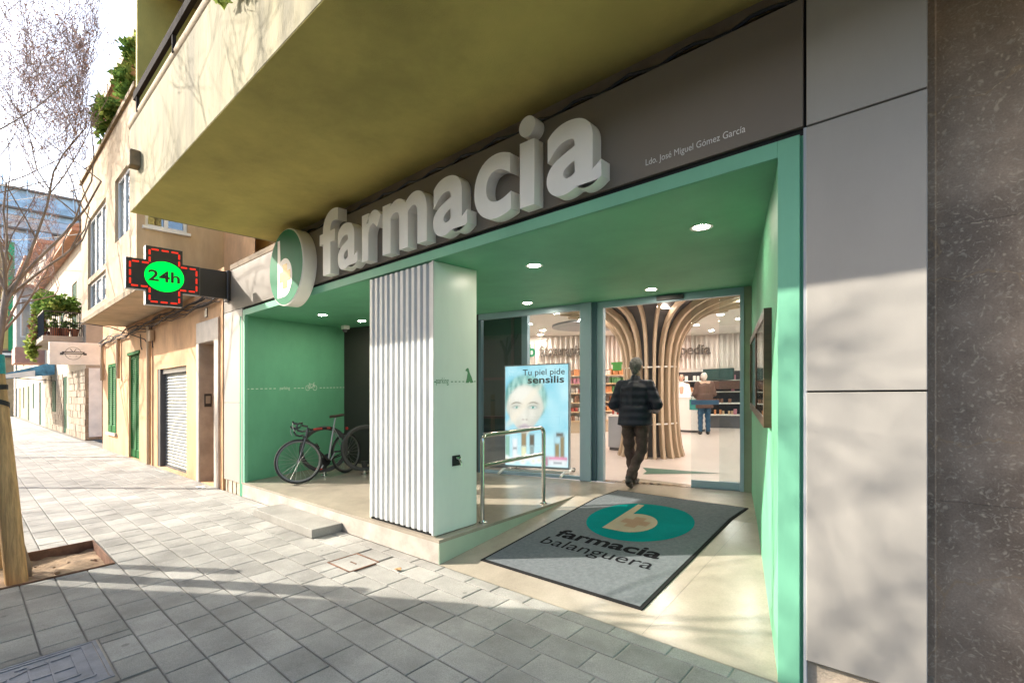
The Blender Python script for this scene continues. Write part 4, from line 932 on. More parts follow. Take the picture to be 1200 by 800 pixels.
def person(label, loc, rz_, scale, pose, colors, hair, voxel=.010, extra=None):
    """pose in a local frame: x right, y forward, z up, 1.75 m tall"""
    t = thing('person', label, 'person', loc)
    Mx = frame(loc, rz_) @ Matrix.Scale(scale, 4)
    J = {k: Vector(v) for k, v in pose.items()}
    b = MB(); c = b.capsule
    hd = J['head']; fw = Vector((pose.get('look', (0, 1, 0)))).normalized(); sd = Vector((fw.y, -fw.x, 0))
    b.ball(hd + Vector((0, 0, .02)), .078, .098, .105, 14, 10); c(hd + fw * .02 + Vector((0, 0, -.03)), hd + fw * .045 + Vector((0, 0, -.075)), .062, .045)
    c(hd + fw * .095 + Vector((0, 0, .01)), hd + fw * .112 + Vector((0, 0, -.02)), .011, .015)
    for s in (-1, 1): b.ball(hd + sd * s * .082 - fw * .005 + Vector((0, 0, .0)), .014, .026, .034, 8, 6)
    c(hd + Vector((0, -.02, -.09)), J['neck'], .054, .060)
    c(J['chest'], J['pelvis'], .13, .12); c(J['shR'], J['shL'], .07, .07)
    for s in 'RL':
        c(J['sh' + s], J['el' + s], .052, .042); c(J['el' + s], J['wr' + s], .042, .030)
        c(J['hip' + s], J['kn' + s], .078, .055); c(J['kn' + s], J['an' + s], .052, .038); c(J['an' + s], J['toe' + s], .04, .03)
        # hand: palm, four fingers of unequal length bent at the knuckle, thumb from the side of the palm
        w = J['wr' + s]; d = (J['hand' + s] - w).normalized(); up = Vector((0, 0, 1)); sdv = d.cross(up).normalized(); inn = -sdv if s == 'R' else sdv; nrm = d.cross(inn).normalized()
        if nrm.z > 0: nrm = -nrm
        c(w, w + d * .05, .028, .034)
        for q in (-.024, -.008, .008, .024): c(w + d * .03 + inn * q, w + d * .085 + inn * q * 1.1, .013, .011)
        for q, l in ((-.026, .026), (-.009, .036), (.009, .040), (.026, .034)):
            k = w + d * .088 + inn * q; k2 = k + (d * .8 + nrm * .6).normalized() * l; c(k, k2, .0095, .0085, 6); c(k2, k2 + (d * .25 + nrm).normalized() * l * .8, .0085, .0072, 6)
        th = w + d * .03 + inn * .03; c(th, th + (d * .55 + inn * .8).normalized() * .04, .013, .010, 6); th2 = th + (d * .55 + inn * .8).normalized() * .04; c(th2, th2 + (d * .9 + nrm * .4).normalized() * .03, .010, .008, 6)
    body = remeshed(b, voxel, 2); body.v = [Mx @ p for p in body.v]; body.build('body', 'skin', t, smooth='all')
    jk = MB(); c = jk.capsule
    rj = colors.get('bulk', 1.0)
    for s, w in ((-1, .11), (1, .11)): c(J['chest'] + Vector((s * .085, -.01, .02)), J['pelvis'] + Vector((s * .075, 0, -.02)), .125 * rj, .128 * rj)
    c(J['chest'] + Vector((0, -.02, .04)), J['pelvis'] + Vector((0, -.01, -.02)), .132 * rj, .13 * rj)
    for s_ in 'RL': c(J['neck'] + Vector((0, -.01, -.075)), J['sh' + s_] + Vector((0, 0, -.012)), .080, .074 * rj); c(J['neck'] + Vector((0, -.005, -.045)), J['neck'] + Vector((0, 0, -.005)), .088, .073)
    for s in 'RL':
        el_ = J['el' + s]; wr = J['wr' + s]; c(J['sh' + s] + Vector((0, 0, -.015)), el_, .078 * rj, .070 * rj); c(el_, el_.lerp(wr, .9), .071 * rj, .052 * rj)
    if 'hem' in colors: [jk.loft([[J['pelvis'] + Vector((wx * math.cos(2 * math.pi * k / 20), wy * math.sin(2 * math.pi * k / 20) - .005, dz)) for k in range(20)] for wx, wy, dz in ((.19 * rj, .135 * rj, .12), (.195 * rj, .145 * rj, 0), (.205 * rj, .15 * rj, -colors['hem'] * .6), (.21 * rj, .155 * rj, -colors['hem']))]) ]
    q = remeshed(jk, voxel * 1.3, 2); q.v = [Mx @ p for p in q.v]; q.build(colors['top_name'], colors['top'], t, smooth='all')
    tr_ = MB(); c = tr_.capsule
    c(J['hipR'] + Vector((0, 0, .04)), J['hipL'] + Vector((0, 0, .04)), .118, .118)
    for s in 'RL':
        kn = J['kn' + s]; an = J['an' + s]; c(J['hip' + s], kn, .105, .078); c(kn, an.lerp(kn, .10), .078, .066)
        tr_.ball(J['hip' + s] + Vector((0, -.035, -.01)), .10, .10, .11)
    q = remeshed(tr_, voxel * 1.2, 2); q.v = [Mx @ (p + Vector((.006 * math.sin(p.z * 46 + p.x * 20), .006 * math.sin(p.z * 39 + 1), 0))) for p in q.v]; q.build('trousers', colors['legs'], t, smooth='all')
    for s in 'RL':
        sh = MB(); an = J['an' + s]; to = J['toe' + s]; d = (to - an); hl = an + Vector((0, 0, -.035)) - Vector((d.x, d.y, 0)).normalized() * .035
        sh.capsule(hl, hl.lerp(to, .45), .045, .050); sh.capsule(hl.lerp(to, .4), to, .050, .036); sh.capsule(an + Vector((0, 0, .01)), hl.lerp(to, .3), .050, .050)
        q = remeshed(sh, voxel * 1.2, 2); q.v = [Mx @ p for p in q.v]; q.build('shoe', colors.get('shoes', 'shoe'), t, smooth='all')
    hm = MB(); hm.ball(hd - fw * .022 + Vector((0, 0, .038)), .091, .100, .106, 14, 10)
    if colors.get('long'): hm.capsule(hd - fw * .04, hd - fw * .06 + Vector((0, 0, -.13)), .085, .06)
    else: hm.capsule(hd - fw * .045 + Vector((0, 0, .0)), hd - fw * .045 + Vector((0, 0, -.06)), .072, .05)
    q = remeshed(hm, voxel, 1)
    q.v = [Mx @ (p + (p - hd).normalized() * .006 * noise.noise(p * 60)) for p in q.v]; q.build('hair', hair, t, smooth='all')
    for s in (-1, 1):
        e = MB(); e.ball(hd + sd * s * .033 + fw * .083 + Vector((0, 0, .018)), .011, .010, .008, 8, 6); e.v = [Mx @ p for p in e.v]; e.build('eye', 'eye_dark', t)
    e = MB(); e.ball(hd + fw * .090 + Vector((0, 0, -.055)), .022, .008, .007, 8, 6); e.v = [Mx @ p for p in e.v]; e.build('mouth', 'lip', t)
    return t, Mx
man = dict(head=(.015, .055, 1.62), look=(.35, 1, 0), neck=(0, .03, 1.475), chest=(0, .015, 1.27), pelvis=(0, 0, .98), shR=(.185, 0, 1.385), shL=(-.185, .01, 1.39), elR=(.30, -.04, 1.12), elL=(-.285, -.01, 1.12), wrR=(.235, .19, 1.03), wrL=(-.22, .2, 1.02), handR=(.20, .29, 1.03), handL=(-.19, .3, 1.02),
           hipR=(.095, 0, .90), hipL=(-.095, 0, .90), knR=(.085, .03, .50), knL=(-.10, .10, .51), anR=(-.03, -.21, .155), anL=(-.055, .17, .085), toeR=(-.035, -.07, .035), toeL=(-.05, .35, .035))
person('man in black quilted jacket and brown trousers walking in through the shop door', (-3.09, 6.02, FL), R(14), 1.0, man, dict(top='jacket', top_name='jacket', legs='trousers', bulk=1.12, hem=.135), 'hair_grey', .009)
stand = dict(head=(0, .04, 1.62), look=(0, 1, 0), neck=(0, .01, 1.48), chest=(0, 0, 1.28), pelvis=(0, 0, .98), shR=(.18, 0, 1.39), shL=(-.18, 0, 1.39), elR=(.25, 0, 1.1), elL=(-.25, 0, 1.1), wrR=(.17, .2, 1.02), wrL=(-.17, .2, 1.02), handR=(.14, .3, 1.02), handL=(-.14, .3, 1.02), hipR=(.09, 0, .9), hipL=(-.09, 0, .9), knR=(.09, .02, .5), knL=(-.1, .02, .5), anR=(.09, -.02, .085), anL=(-.11, -.02, .085), toeR=(.10, .14, .035), toeL=(-.12, .14, .035))
old = dict(stand); old.update(head=(0, .10, 1.55), look=(-.3, 1, 0), neck=(0, .05, 1.43), chest=(0, .02, 1.24))
person('customer in brown coat and blue trousers standing before the service counter', (-4.72, 13.15, FL), R(35), .98, old, dict(top='coat_brown', top_name='coat', legs='jeans_blue', bulk=1.12, hem=.26), 'hair_white', .016)
person('pharmacist in white coat with dark hair behind the service counter', (-5.80, 14.25, FL), R(205), .95, stand, dict(top='pharma_white', top_name='coat', legs='pharma_white', hem=.35, long=True, shoes='pharma_white'), 'hair_dark', .016)
bg_ = thing('shopping_bag', 'teal shopping bag hanging from the brown coated customer\'s arm', 'bag', (-4.97, 13.1, .9))
m_ = MB(); m_.prism([(-5.10, 13.08, .88), (-4.86, 13.02, .88), (-4.84, 13.10, .88), (-5.08, 13.16, .88)], (0, 0, .28)); m_.build('pouch', 'bag_teal', bg_)
m_ = MB(); m_.tube([(-5.06, 13.1, 1.15), (-5.02, 13.09, 1.25), (-4.92, 13.07, 1.25), (-4.88, 13.06, 1.15)], .008, 6); m_.build('handle', 'bag_teal', bg_)

# ------------------------------------------------------------------ racing bicycle and rack hoops
mat('tyre', (.022, .022, .022), .8); mat('rim_silver', (.36, .355, .34), .35, metal=.8); mat('rim_dark', (.16, .155, .15), .4, metal=.5); mat('frame_black', (.02, .02, .022), .25, coat=.5); mat('frame_red', (.42, .05, .04), .3, coat=.5); mat('frame_white', (.30, .31, .32), .3, coat=.4); mat('carbon', (.05, .055, .065), .35); mat('reflector_red', (.65, .03, .03), .3); mat('saddle', (.05, .03, .022), .5)
bk = thing('racing_bicycle', 'black racing bicycle with drop handlebars parked by the green wall', 'bicycle', (-7.62, 4.37, FL))
BM = frame((-7.60, 4.36, FL), R(196.6)) @ Matrix.Rotation(R(3), 4, 'Y')
WR = .338; WB = .985
def wheel(y, Mx=None):
    Mw = (Mx or BM) @ Matrix.Translation((0, y, WR))
    N = 40
    w = MB(Mw); w.tube([(0, (WR - .013) * math.cos(2 * math.pi * k / N), (WR - .013) * math.sin(2 * math.pi * k / N)) for k in range(N)], .016, 8, closed=True); wh = w.build('wheel', 'tyre', bk, smooth='all')
    w = MB(Mw); w.loft([[(sx, r_ * math.cos(2 * math.pi * k / N), r_ * math.sin(2 * math.pi * k / N)) for k in range(N)] for sx, r_ in ((-.009, WR - .024), (-.010, WR - .044), (.0, WR - .052), (.010, WR - .044), (.009, WR - .024))], caps=False); w.build('rim', 'rim_dark', wh, smooth=True)
    w = MB(Mw)
    for k in range(24):
        a = 2 * math.pi * k / 24; b_ = a + (.5 if k % 2 else -.5); sx = .028 if k % 2 else -.028
        w.tube([(sx, .02 * math.cos(b_), .02 * math.sin(b_)), (0, (WR - .048) * math.cos(a), (WR - .048) * math.sin(a))], .0018, 4)
    w.build('spokes', 'rim_silver', wh)
    w = MB(Mw); w.lathe([(.008, -.055), (.008, -.035), (.024, -.03), (.012, -.02), (.012, .02), (.024, .03), (.008, .035), (.008, .055)], (0, 0, 0), 12, 'X'); w.build('hub', 'rim_silver', wh, smooth=True)
wheel(0)
ax0 = Vector((0, .79, .83)); axd = Vector((0, -.06, .18)).normalized()
SM = BM @ Matrix.Translation(ax0) @ Matrix.Rotation(R(-38), 4, axd) @ Matrix.Translation(-ax0)          # bars and front wheel swung to one side
wheel(WB, SM)
def bt(name, pts, r_, mt_, n=10):
    w = MB(SM if name in ('fork_blade', 'fork_crown', 'stem', 'handlebar', 'brake_hood', 'brake_lever', 'brake_caliper') else BM); w.tube(pts, r_, n); return w.build(name, mt_, bk, smooth=True)
HT, HB = (0, .80, .80), (0, .845, .665); ST, BB = (0, .26, .80), (0, .405, .27)
bt('top_tube', [HT, (0, .30, .79)], .016, 'frame_black'); bt('decal', [(0, .70, .7985), (0, .52, .7944)], .0168, 'frame_red'); bt('decal', [(0, .42, .7923), (0, .35, .791)], .0168, 'frame_red'); bt('down_tube', [HB, BB], .019, 'frame_black'); bt('seat_tube', [ST, BB], .016, 'frame_white'); bt('bottle', [(0, .60, .48), (0, .655, .56)], [.03, .028], 'frame_black'); bt('head_tube', [(0, .79, .83), (0, .85, .65)], .020, 'frame_black')
for s in (-1, 1):
    bt('chain_stay', [(s * .02, .38, .275), (s * .06, .02, WR)], .009, 'frame_black'); bt('seat_stay', [(s * .012, .27, .775), (s * .06, .01, WR)], .008, 'frame_white')
    bt('fork_blade', [(s * .035, .86, .65), (s * .05, .905, .53), (s * .052, WB, WR)], [.015, .013, .009], 'carbon')
bt('fork_crown', [(-.04, .86, .655), (.04, .86, .655)], .018, 'carbon')
bt('seat_post', [ST, (0, .215, .955)], .0135, 'rim_silver')
w = MB(BM); w.loft([[(hw * sx, y, z + dz) for sx, dz in ((-1, 0), (-.7, .018), (0, .024), (.7, .018), (1, 0), (.6, -.02), (-.6, -.02))] for y, hw, z in ((.06, .055, .985), (.09, .07, .985), (.15, .062, .978), (.22, .035, .975), (.30, .02, .974), (.335, .012, .968))]); w.build('saddle', 'saddle', bk, smooth=True)
bt('stem', [(0, .79, .85), (0, .885, .885)], .015, 'frame_black')
for s in (-1, 1):
    P_ = [(0, .885, .885), (s * .10, .885, .885), (s * .20, .89, .885), (s * .21, .93, .885), (s * .21, .965, .865), (s * .21, .975, .82), (s * .21, .955, .775), (s * .21, .91, .755), (s * .21, .85, .755)]
    bt('handlebar', P_, .0145, 'frame_black'); bt('brake_hood', [(s * .21, .955, .885), (s * .21, 1.0, .895), (s * .21, 1.02, .93)], [.018, .017, .012], 'frame_black'); bt('brake_lever', [(s * .21, 1.015, .90), (s * .215, 1.03, .84), (s * .215, 1.01, .775)], .006, 'rim_silver', 6)
w = MB(BM); w.lathe([(.098, .04), (.098, .044), (.06, .044), (.06, .04)], (0, BB[1], BB[2]), 26, 'X'); w.build('chainring', 'dark_metal', bk)
bt('crank', [(.05, *BB[1:]), (.075, .49, .145)], .011, 'rim_silver'); bt('crank', [(-.05, *BB[1:]), (-.075, .32, .395)], .011, 'rim_silver')
w = MB(BM); w.box(.075, .16, .46, .53, .125, .15, .005); w.build('pedal', 'reflector_red', bk); w = MB(BM); w.box(-.16, -.075, .285, .355, .385, .41, .005); w.build('pedal', 'dark_metal', bk)
bt('chain', [(.042, BB[1], BB[2] + .097), (.042, 0, WR + .035)], .005, 'dark_metal', 5); bt('chain', [(.042, BB[1], BB[2] - .097), (.042, .03, WR - .09), (.042, 0, WR - .04)], .005, 'dark_metal', 5)
w = MB(BM); w.lathe([(.05, .03), (.035, .05), (.03, .05)], (0, 0, WR), 16, 'X'); w.build('cassette', 'rim_silver', bk)
bt('brake_caliper', [(-.03, .875, .70), (0, .885, .72), (.03, .875, .70)], .010, 'dark_metal', 6); bt('bottle_cage', [(0, .56, .43), (.035, .60, .50), (0, .66, .51), (-.035, .60, .50)], .006, 'rim_silver', 6)
bt('reflector', [(0, -.03, .75), (0, -.045, .75)], .025, 'reflector_red')
mat('rubber_grey', (.05, .05, .05), .7, var=.15)
for i, (x, y, ang, lab) in enumerate(((-7.66, 3.98, 70, 'black rubber bike rack hoop beside the racing bicycle, against the green wall'), (-7.20, 4.45, 72, 'dark bike rack hoop on a steel post next to the ribbed pillar'))):
    t = thing('bike_rack', lab, 'bike rack', (x, y, FL), 'bike racks'); u = Vector((math.cos(R(ang)), math.sin(R(ang)), 0)); n_ = Vector((-u.y, u.x, 0)); c = Vector((x, y, .66)); N = 36
    w = MB(); w.loft([[c + (u * math.cos(2 * math.pi * k / N) + Vector((0, 0, 1)) * math.sin(2 * math.pi * k / N)) * r_ + n_ * d for k in range(N)] for r_, d in ((.37, -.035), (.385, 0), (.37, .035), (.325, .035), (.318, 0), (.325, -.035), (.37, -.035))], caps=False); w.build('hoop', 'rubber_grey', t, smooth='all')
    w = MB(); w.tube([(x, y, FL), (x, y, .36)], .030, 12); w.build('post', 'steel', t, smooth=True)
    w = MB(); w.lathe([(.055, FL), (.055, FL + .01), (.03, FL + .014)], (x, y, 0), 14); w.build('base_plate', 'steel', t)
    w = MB(); w.tube([(x, y, .33), (x, y, .44)], [.036, .06], 12); w.build('clamp', 'rubber_grey', t, smooth=True)
# ------------------------------------------------------------------ neighbouring ochre house
mat('ochre_render', (.70, .415, .215), .9, stain=.30, ss=(1.1, 1.1, .55), var=.16, vs=1.6, stretch=(1, 1, .5), bump=.25, bs=90); mat('beige_render', (.62, .46, .29), .9, var=.12, vs=1.4, stretch=(1, 1, .4), bump=.2, bs=90)
mat('bay_render', (.56, .42, .27), .9, stain=.25, ss=(1.4, 1.4, .3), var=.12, vs=1.5, stretch=(1, 1, .4), bump=.2); mat('stone_surround', (.46, .40, .34), .6, var=.14, vs=4); mat('stone_reveal', (.40, .32, .25), .7, var=.2, vs=3)
mat('shutter_grey', (.27, .28, .26), .5, var=.12, vs=5, metal=.2); mat('louvre_green', (.004, .12, .022), .7, var=.12, spec=.1); mat('door_brown', (.05, .035, .025), .6); mat('pvc_white', (.74, .74, .73), .4); mat('room_dark', (.05, .05, .05), .8); mat('sky_sheen_white', (.85, .86, .86), .9); mat('pipe_cream', (.48, .34, .21), .7); mat('cable', (.045, .035, .03), .8)
oh = thing('ochre_house', 'ochre rendered house with projecting bay, roller shutter and green doors', 'house', (-14, YF, 0))
def hp(mb, name, m, parent=None, **k): return mb.build(name, m, parent or oh, **k)
HOLES = [(-10.26, -9.44, 0.0, 2.55), (-13.22, -11.10, .02, 2.19), (-16.05, -14.92, .0, 2.68), (-18.68, -17.60, .55, 2.56)]
m_ = MB(); wall_holes(m_, -19.6, -9.03, -.05, 3.75, HOLES, YF + .01, .30); m_.quad((-19.6, YF + .01, 3.75), (-16.5, YF + .01, 3.75), (-16.5, YF + .01, 8.2), (-19.6, YF + .01, 8.2))
m_.quad((-19.6, YF + .01, 0), (-19.6, YF + .01, 8.2), (-19.6, 9, 8.2), (-19.6, 9, 0)); m_.quad((-19.6, YF + .5, 0), (-9.03, YF + .5, 0), (-9.03, YF + .5, 8), (-19.6, YF + .5, 8)); hp(m_, 'wall', 'ochre_render')
m_ = MB(); m_.box(-10.56, -7.22, 3.75, 4.05, 3.632, 8.2); hp(m_, 'upper_wall', 'beige_render'); m_ = MB(); m_.box(-10.55, -7.22, YF + .036, 3.75, 3.58, 3.625); hp(m_, 'ledge', 'coping')
m_ = MB(); m_.box(-9.06, -9.024, YF - .015, YF + .05, 0, 3.45); hp(m_, 'corner_strip', 'ochre_render')
for (a, b, c, d) in ((-10.40, -10.26, 0, 2.55), (-9.44, -9.23, 0, 2.55), (-10.40, -9.23, 2.55, 2.93)): m_ = MB(); m_.box(a, b, YF - .02, YF + .012, c, d, .004); hp(m_, 'stone_surround', 'stone_surround')
m_ = MB(); m_.box(-10.262, -10.25, YF, YF + .30, 0, 2.55); m_.box(-10.26, -9.44, YF, YF + .3, 2.54, 2.552); hp(m_, 'doorway_lining', 'stone_reveal')
m_ = MB(); m_.box(-10.25, -9.44, YF + .27, YF + .30, 0, 2.54); hp(m_, 'entrance_door', 'door_brown')
ic = hp(MB().box(-10.248, -10.235, YF + .07, YF + .19, 1.38, 1.62, .003), 'intercom', 'dark_metal'); m_ = MB(); m_.box(-10.2345, -10.230, YF + .09, YF + .17, 1.44, 1.58); hp(m_, 'button_plate', 'rim_silver', ic)
m_ = MB(); m_.box(-9.98, -9.85, YF - .005, YF + .008, 3.0, 3.17, .004); hp(m_, 'number_plate', 'dark_metal')
sh = MB(); z = .05
while z < 2.16:
    sh.loft([[(x, YF + .14 + dy, z + dz) for x in (-13.05, -11.12)] for dy, dz in ((0, 0), (-.016, .014), (-.020, .036), (-.010, .060), (0, .066))], closed=False); z += .068
o = hp(sh, 'shutter_curtain', 'shutter_grey'); o['kind'] = 'stuff'
m_ = MB(); m_.box(-13.22, -13.05, YF + .02, YF + .28, .02, 2.19); hp(m_, 'shutter_guide', 'dark_grey'); m_ = MB(); m_.box(-13.05, -11.10, YF + .06, YF + .10, 2.08, 2.19); hp(m_, 'shutter_box', 'dark_grey'); m_ = MB(); m_.box(-13.05, -11.12, YF + .10, YF + .16, .02, .055); hp(m_, 'bottom_bar', 'dark_grey')
def louvred(x0, x1, z0, z1, y, nm, arched=False):
    m_ = MB()
    for a in ((x0, x0 + .07, z0, z1), (x1 - .07, x1, z0, z1), ((x0 + x1) / 2 - .05, (x0 + x1) / 2 + .05, z0, z1), (x0 + .07, x1 - .07, z1 - .09, z1), (x0 + .07, x1 - .07, z0, z0 + .2)): m_.box(a[0], a[1], y, y + .05, a[2], a[3])
    o = hp(m_, nm, 'louvre_green')
    for a, b in ((x0 + .07, (x0 + x1) / 2 - .05), ((x0 + x1) / 2 + .05, x1 - .07)):
        m_ = MB(); z = z0 + .2
        while z < z1 - .12: m_.prism([(a, y + .008, z), (a, y + .045, z + .05), (a, y + .05, z + .045), (a, y + .014, z - .005)], (b - a, 0, 0)); z += .055
        q = m_.build('louvres', 'louvre_green', o); q['kind'] = 'stuff'
louvred(-16.05, -14.92, .02, 2.66, YF + .05, 'louvred_door'); louvred(-18.68, -17.60, .56, 2.55, YF - .01, 'louvred_shutter')
m_ = MB(); m_.box(-16.12, -14.85, YF - .02, YF + .02, 2.66, 2.74); hp(m_, 'door_head', 'louvre_green'); m_ = MB(); m_.box(-18.8, -17.5, YF - .05, YF + .012, .47, .55); hp(m_, 'window_sill', 'stone_surround')
for x in (-13.72, -17.05, -19.35):
    m_ = MB(); m_.tube([(x, YF - .05, .02 if x > -15 else 2.1), (x, YF - .05, 3.2)], .045, 10); hp(m_, 'downpipe', 'pipe_cream', smooth=True)
# the bay
bay = MB(); BYY = 2.031; BXL, BXR, BZ0, BZ1 = -16.45, -10.561, 3.464, 7.0
W1 = (-12.36, -11.10, 4.66, 5.90); W2 = (-15.50, -13.30, 4.45, 5.86); W3 = (-15.50, -13.30, 3.70, 4.33); WS = (2.15, 2.80, 4.62, 5.75)
wall_holes(bay, BXL, BXR, BZ0, BZ1, [W1, W2, W3], BYY, .14)
PS = lambda x, y, z: (BXR - y, x, z)
wall_holes(bay, BYY, 3.76, BZ0, BZ1 + 1.2, [WS], 0, .14, PS)
bay.quad((BXL, BYY, BZ0), (BXL, YF, BZ0), (BXR, YF, BZ0), (BXR, BYY, BZ0)); bay.quad((BXL, BYY, BZ0), (BXL, BYY, BZ1), (BXL, YF, BZ1), (BXL, YF, BZ0)); bay.quad((BXL, BYY, BZ1), (BXR, BYY, BZ1), (BXR, YF + .4, BZ1), (BXL, YF + .4, BZ1))
bay.quad((BXL + .1, BYY + .6, BZ0), (BXR - .1, BYY + .6, BZ0), (BXR - .1, BYY + .6, BZ1), (BXL + .1, BYY + .6, BZ1))
bay = hp(bay, 'bay', 'bay_render')
m_ = MB(); m_.box(BXL - .05, BXR + .04, BYY - .05, YF + .02, BZ1, BZ1 + .09); hp(m_, 'coping', 'coping', bay); m_ = MB(); m_.box(BXL, BXR + .006, BYY - .012, BYY - .001, BZ0 + .0, BZ0 + .10); hp(m_, 'drip_edge', 'coping', bay)
def win(x0, x1, z0, z1, y, n, P=lambda x, y, z: (x, y, z), par=None, fm='pvc_white', back='sky_sheen_white', fw=.055):
    def pb(mb, a, b, c, d, e, f): mb.add([P(*p) for p in ((a, c, e), (b, c, e), (b, d, e), (a, d, e), (a, c, f), (b, c, f), (b, d, f), (a, d, f))], [(3, 2, 1, 0), (4, 5, 6, 7), (0, 1, 5, 4), (1, 2, 6, 5), (2, 3, 7, 6), (3, 0, 4, 7)])
    m_ = MB()
    for a in ((x0, x1, z0, z0 + fw), (x0, x1, z1 - fw, z1), (x0, x0 + fw, z0 + fw, z1 - fw), (x1 - fw, x1, z0 + fw, z1 - fw)): pb(m_, a[0], a[1], y, y + .05, a[2], a[3])
    for k in range(1, n): c = x0 + (x1 - x0) * k / n; pb(m_, c - fw * .6, c + fw * .6, y - .004, y + .05, z0 + fw, z1 - fw)
    w = m_.build('window', fm, par)
    for k in range(n):
        a = x0 + (x1 - x0) * k / n + fw * .6; b = x0 + (x1 - x0) * (k + 1) / n - fw * .6
        m_ = MB(); pb(m_, a, b, y + .02, y + .028, z0 + fw, z1 - fw); m_.build('pane', 'glass_house', w)
    m_ = MB(); pb(m_, x0, x1, y + .045, y + .055, z0, z1); m_.build('pane_backing', back, w)  # sheet behind the glass; the white ones stand in for reflected sky
    return w
win(*W1, BYY + .05, 2, par=oh); win(*W2, BYY + .05, 3, par=oh); win(*W3, BYY + .05, 3, par=oh); win(*WS, .05, 2, PS, par=oh, back='room_dark')
m_ = MB(); m_.box(BXR, BXR + .06, WS[0] - .04, WS[1] + .04, WS[2] - .05, WS[2] - .002); hp(m_, 'window_sill', 'pvc_white')
m_ = MB(); m_.box(-16.4, -7.3, 3.2, 3.5, 7.0, 9.6); hp(m_, 'top_storey', 'bay_render'); m_ = MB(); m_.box(-16.6, -7.3, 2.35, 3.6, 8.82, 8.95); hp(m_, 'eave', 'bay_render'); m_ = MB(); m_.box(-16.6, -7.3, 2.28, 2.35, 8.78, 9.0); hp(m_, 'gutter', 'coping')
# wiring
cb = thing('cable_bundle', 'bundle of old dark cables strung along the ochre house under the bay', 'cables', (-14, YF - .05, 3.2))
for k in range(7):
    P_ = []
    for i in range(34):
        x = -9.1 - i * .32; P_.append((x, YF - .04 - .02 * (k % 3) + .015 * math.sin(i * .9 + k), 3.17 + .055 * k * .5 + .035 * math.sin(i * .7 + k * 1.3) + .02 * math.sin(i * 1.9 + k)))
    m_ = MB(); m_.tube(P_, .008 + .004 * (k % 3), 5); m_.build('cable', 'cable', cb, smooth=True)
for P_ in ([(-16.0, 1.95, 3.45), (-15.2, 2.4, 3.3), (-14.2, YF - .03, 2.95), (-13.75, YF - .03, 2.75)], [(-14.6, YF - .03, 3.1), (-14.55, YF - .03, 2.8), (-14.45, YF - .03, 2.72)], [(-13.6, YF - .04, 3.1), (-13.4, YF - .04, 2.7), (-13.5, YF - .04, 3.2)]):
    m_ = MB(); m_.tube(P_, .012, 6); m_.build('cable', 'cable', cb)
m_ = MB(); m_.box(-13.62, -13.42, YF - .09, YF - .005, 2.85, 3.1, .01); m_.build('junction_box', 'pipe_cream', cb)
ov = thing('overhead_wire', 'dark overhead wires crossing the sky between the trees and the bay', 'wire', (-16.4, 2.0, 5.5))
for (a, b) in (((-60, .6, 15.5), (-16.3, 2.05, 5.75)), ((-60, .6, 18.5), (-16.3, 2.05, 6.9)), ((-60, .8, 20), (-16.3, 2.05, 7.1))):
    A__ = Vector(a); B__ = Vector(b); m_ = MB(); m_.tube([A__.lerp(B__, k / 10) - Vector((0, 0, 1.6 * (k / 10) * (1 - k / 10))) for k in range(11)], .014, 5); m_.build('wire', 'cable', ov)

# ------------------------------------------------------------------ plants
leaf('leaf_green', (.13, .22, .05)); leaf('leaf_light', (.26, .32, .08)); mat('flower_pink', (.55, .22, .17), .6, var=.2); mat('terracotta', (.38, .16, .09), .8, var=.15)
def leaves(mb, c, rx, ry, rz_, n, s, rg):
    for _ in range(n):
        while True:
            p = Vector((rg.uniform(-1, 1), rg.uniform(-1, 1), rg.uniform(-1, 1)))
            if p.length < 1: break
        p = p * (.55 + .45 * rg.random()); q = Vector(c) + Vector((p.x * rx, p.y * ry, p.z * rz_))
        d = Vector((rg.gauss(0, 1), rg.gauss(0, 1), rg.gauss(0, .7))).normalized(); e = d.orthogonal().normalized(); e.rotate(Matrix.Rotation(rg.random() * 6.28, 3, d)); L_ = s * rg.uniform(.6, 1.3); w = L_ * .32
        f = d.cross(e)
        mb.add([q, q + d * L_ * .5 + e * w + f * w * .3, q + d * L_, q + d * L_ * .5 - e * w + f * w * .3], [(0, 1, 2, 3)])
def bush(name, label, cat, base, blobs, n, s, seed, pot=True, mats=('leaf_green', 'leaf_light'), flowers=0):
    rg = random.Random(seed); t = thing(name, label, cat, base)
    if pot:
        m_ = MB(); m_.lathe([(.11, 0), (.16, .28), (.18, .28), (.18, .32), (.15, .32), (.14, .26)], base, 14); m_.build('pot', 'terracotta', t, smooth=True)
    m_ = MB()
    for b in blobs: m_.tube([Vector(base) + Vector((0, 0, .2 if pot else 0)), (Vector(base) + Vector(b[0:3])) * .5 + Vector((rg.uniform(-.05, .05), 0, .1)), Vector(b[0:3])], [.02, .014, .006], 5)
    m_.build('stems', 'cable', t)
    m_ = MB()
    for b in blobs:
        m_.mi = rg.randrange(2)
        for k in range(3): m_.mi = (m_.mi + 1) % 2; leaves(m_, (b[0] + rg.uniform(-.4, .4) * b[3], b[1] + rg.uniform(-.4, .4) * b[4], b[2] + rg.uniform(-.4, .4) * b[5]), b[3] * .75, b[4] * .75, b[5] * .75, n // 3, s, rg)
    o = m_.build('foliage', list(mats), t)
    if flowers:
        m_ = MB(); b = blobs[0]; leaves(m_, (b[0], b[1], b[2] - .3 * b[5]), b[3] * .9, b[4], b[5], flowers, s * 1.1, rg); m_.build('flowers', 'flower_pink', t)
    return t
bush('terrace_shrub', 'glossy green shrub leaning over the bay coping', 'shrub', (-12.9, 2.3, 7.09), [(-12.9, 1.98, 7.45, .5, .25, .35), (-12.4, 1.95, 7.3, .45, .22, .25), (-13.4, 2.0, 7.35, .45, .25, .3)], 230, .14, 3)
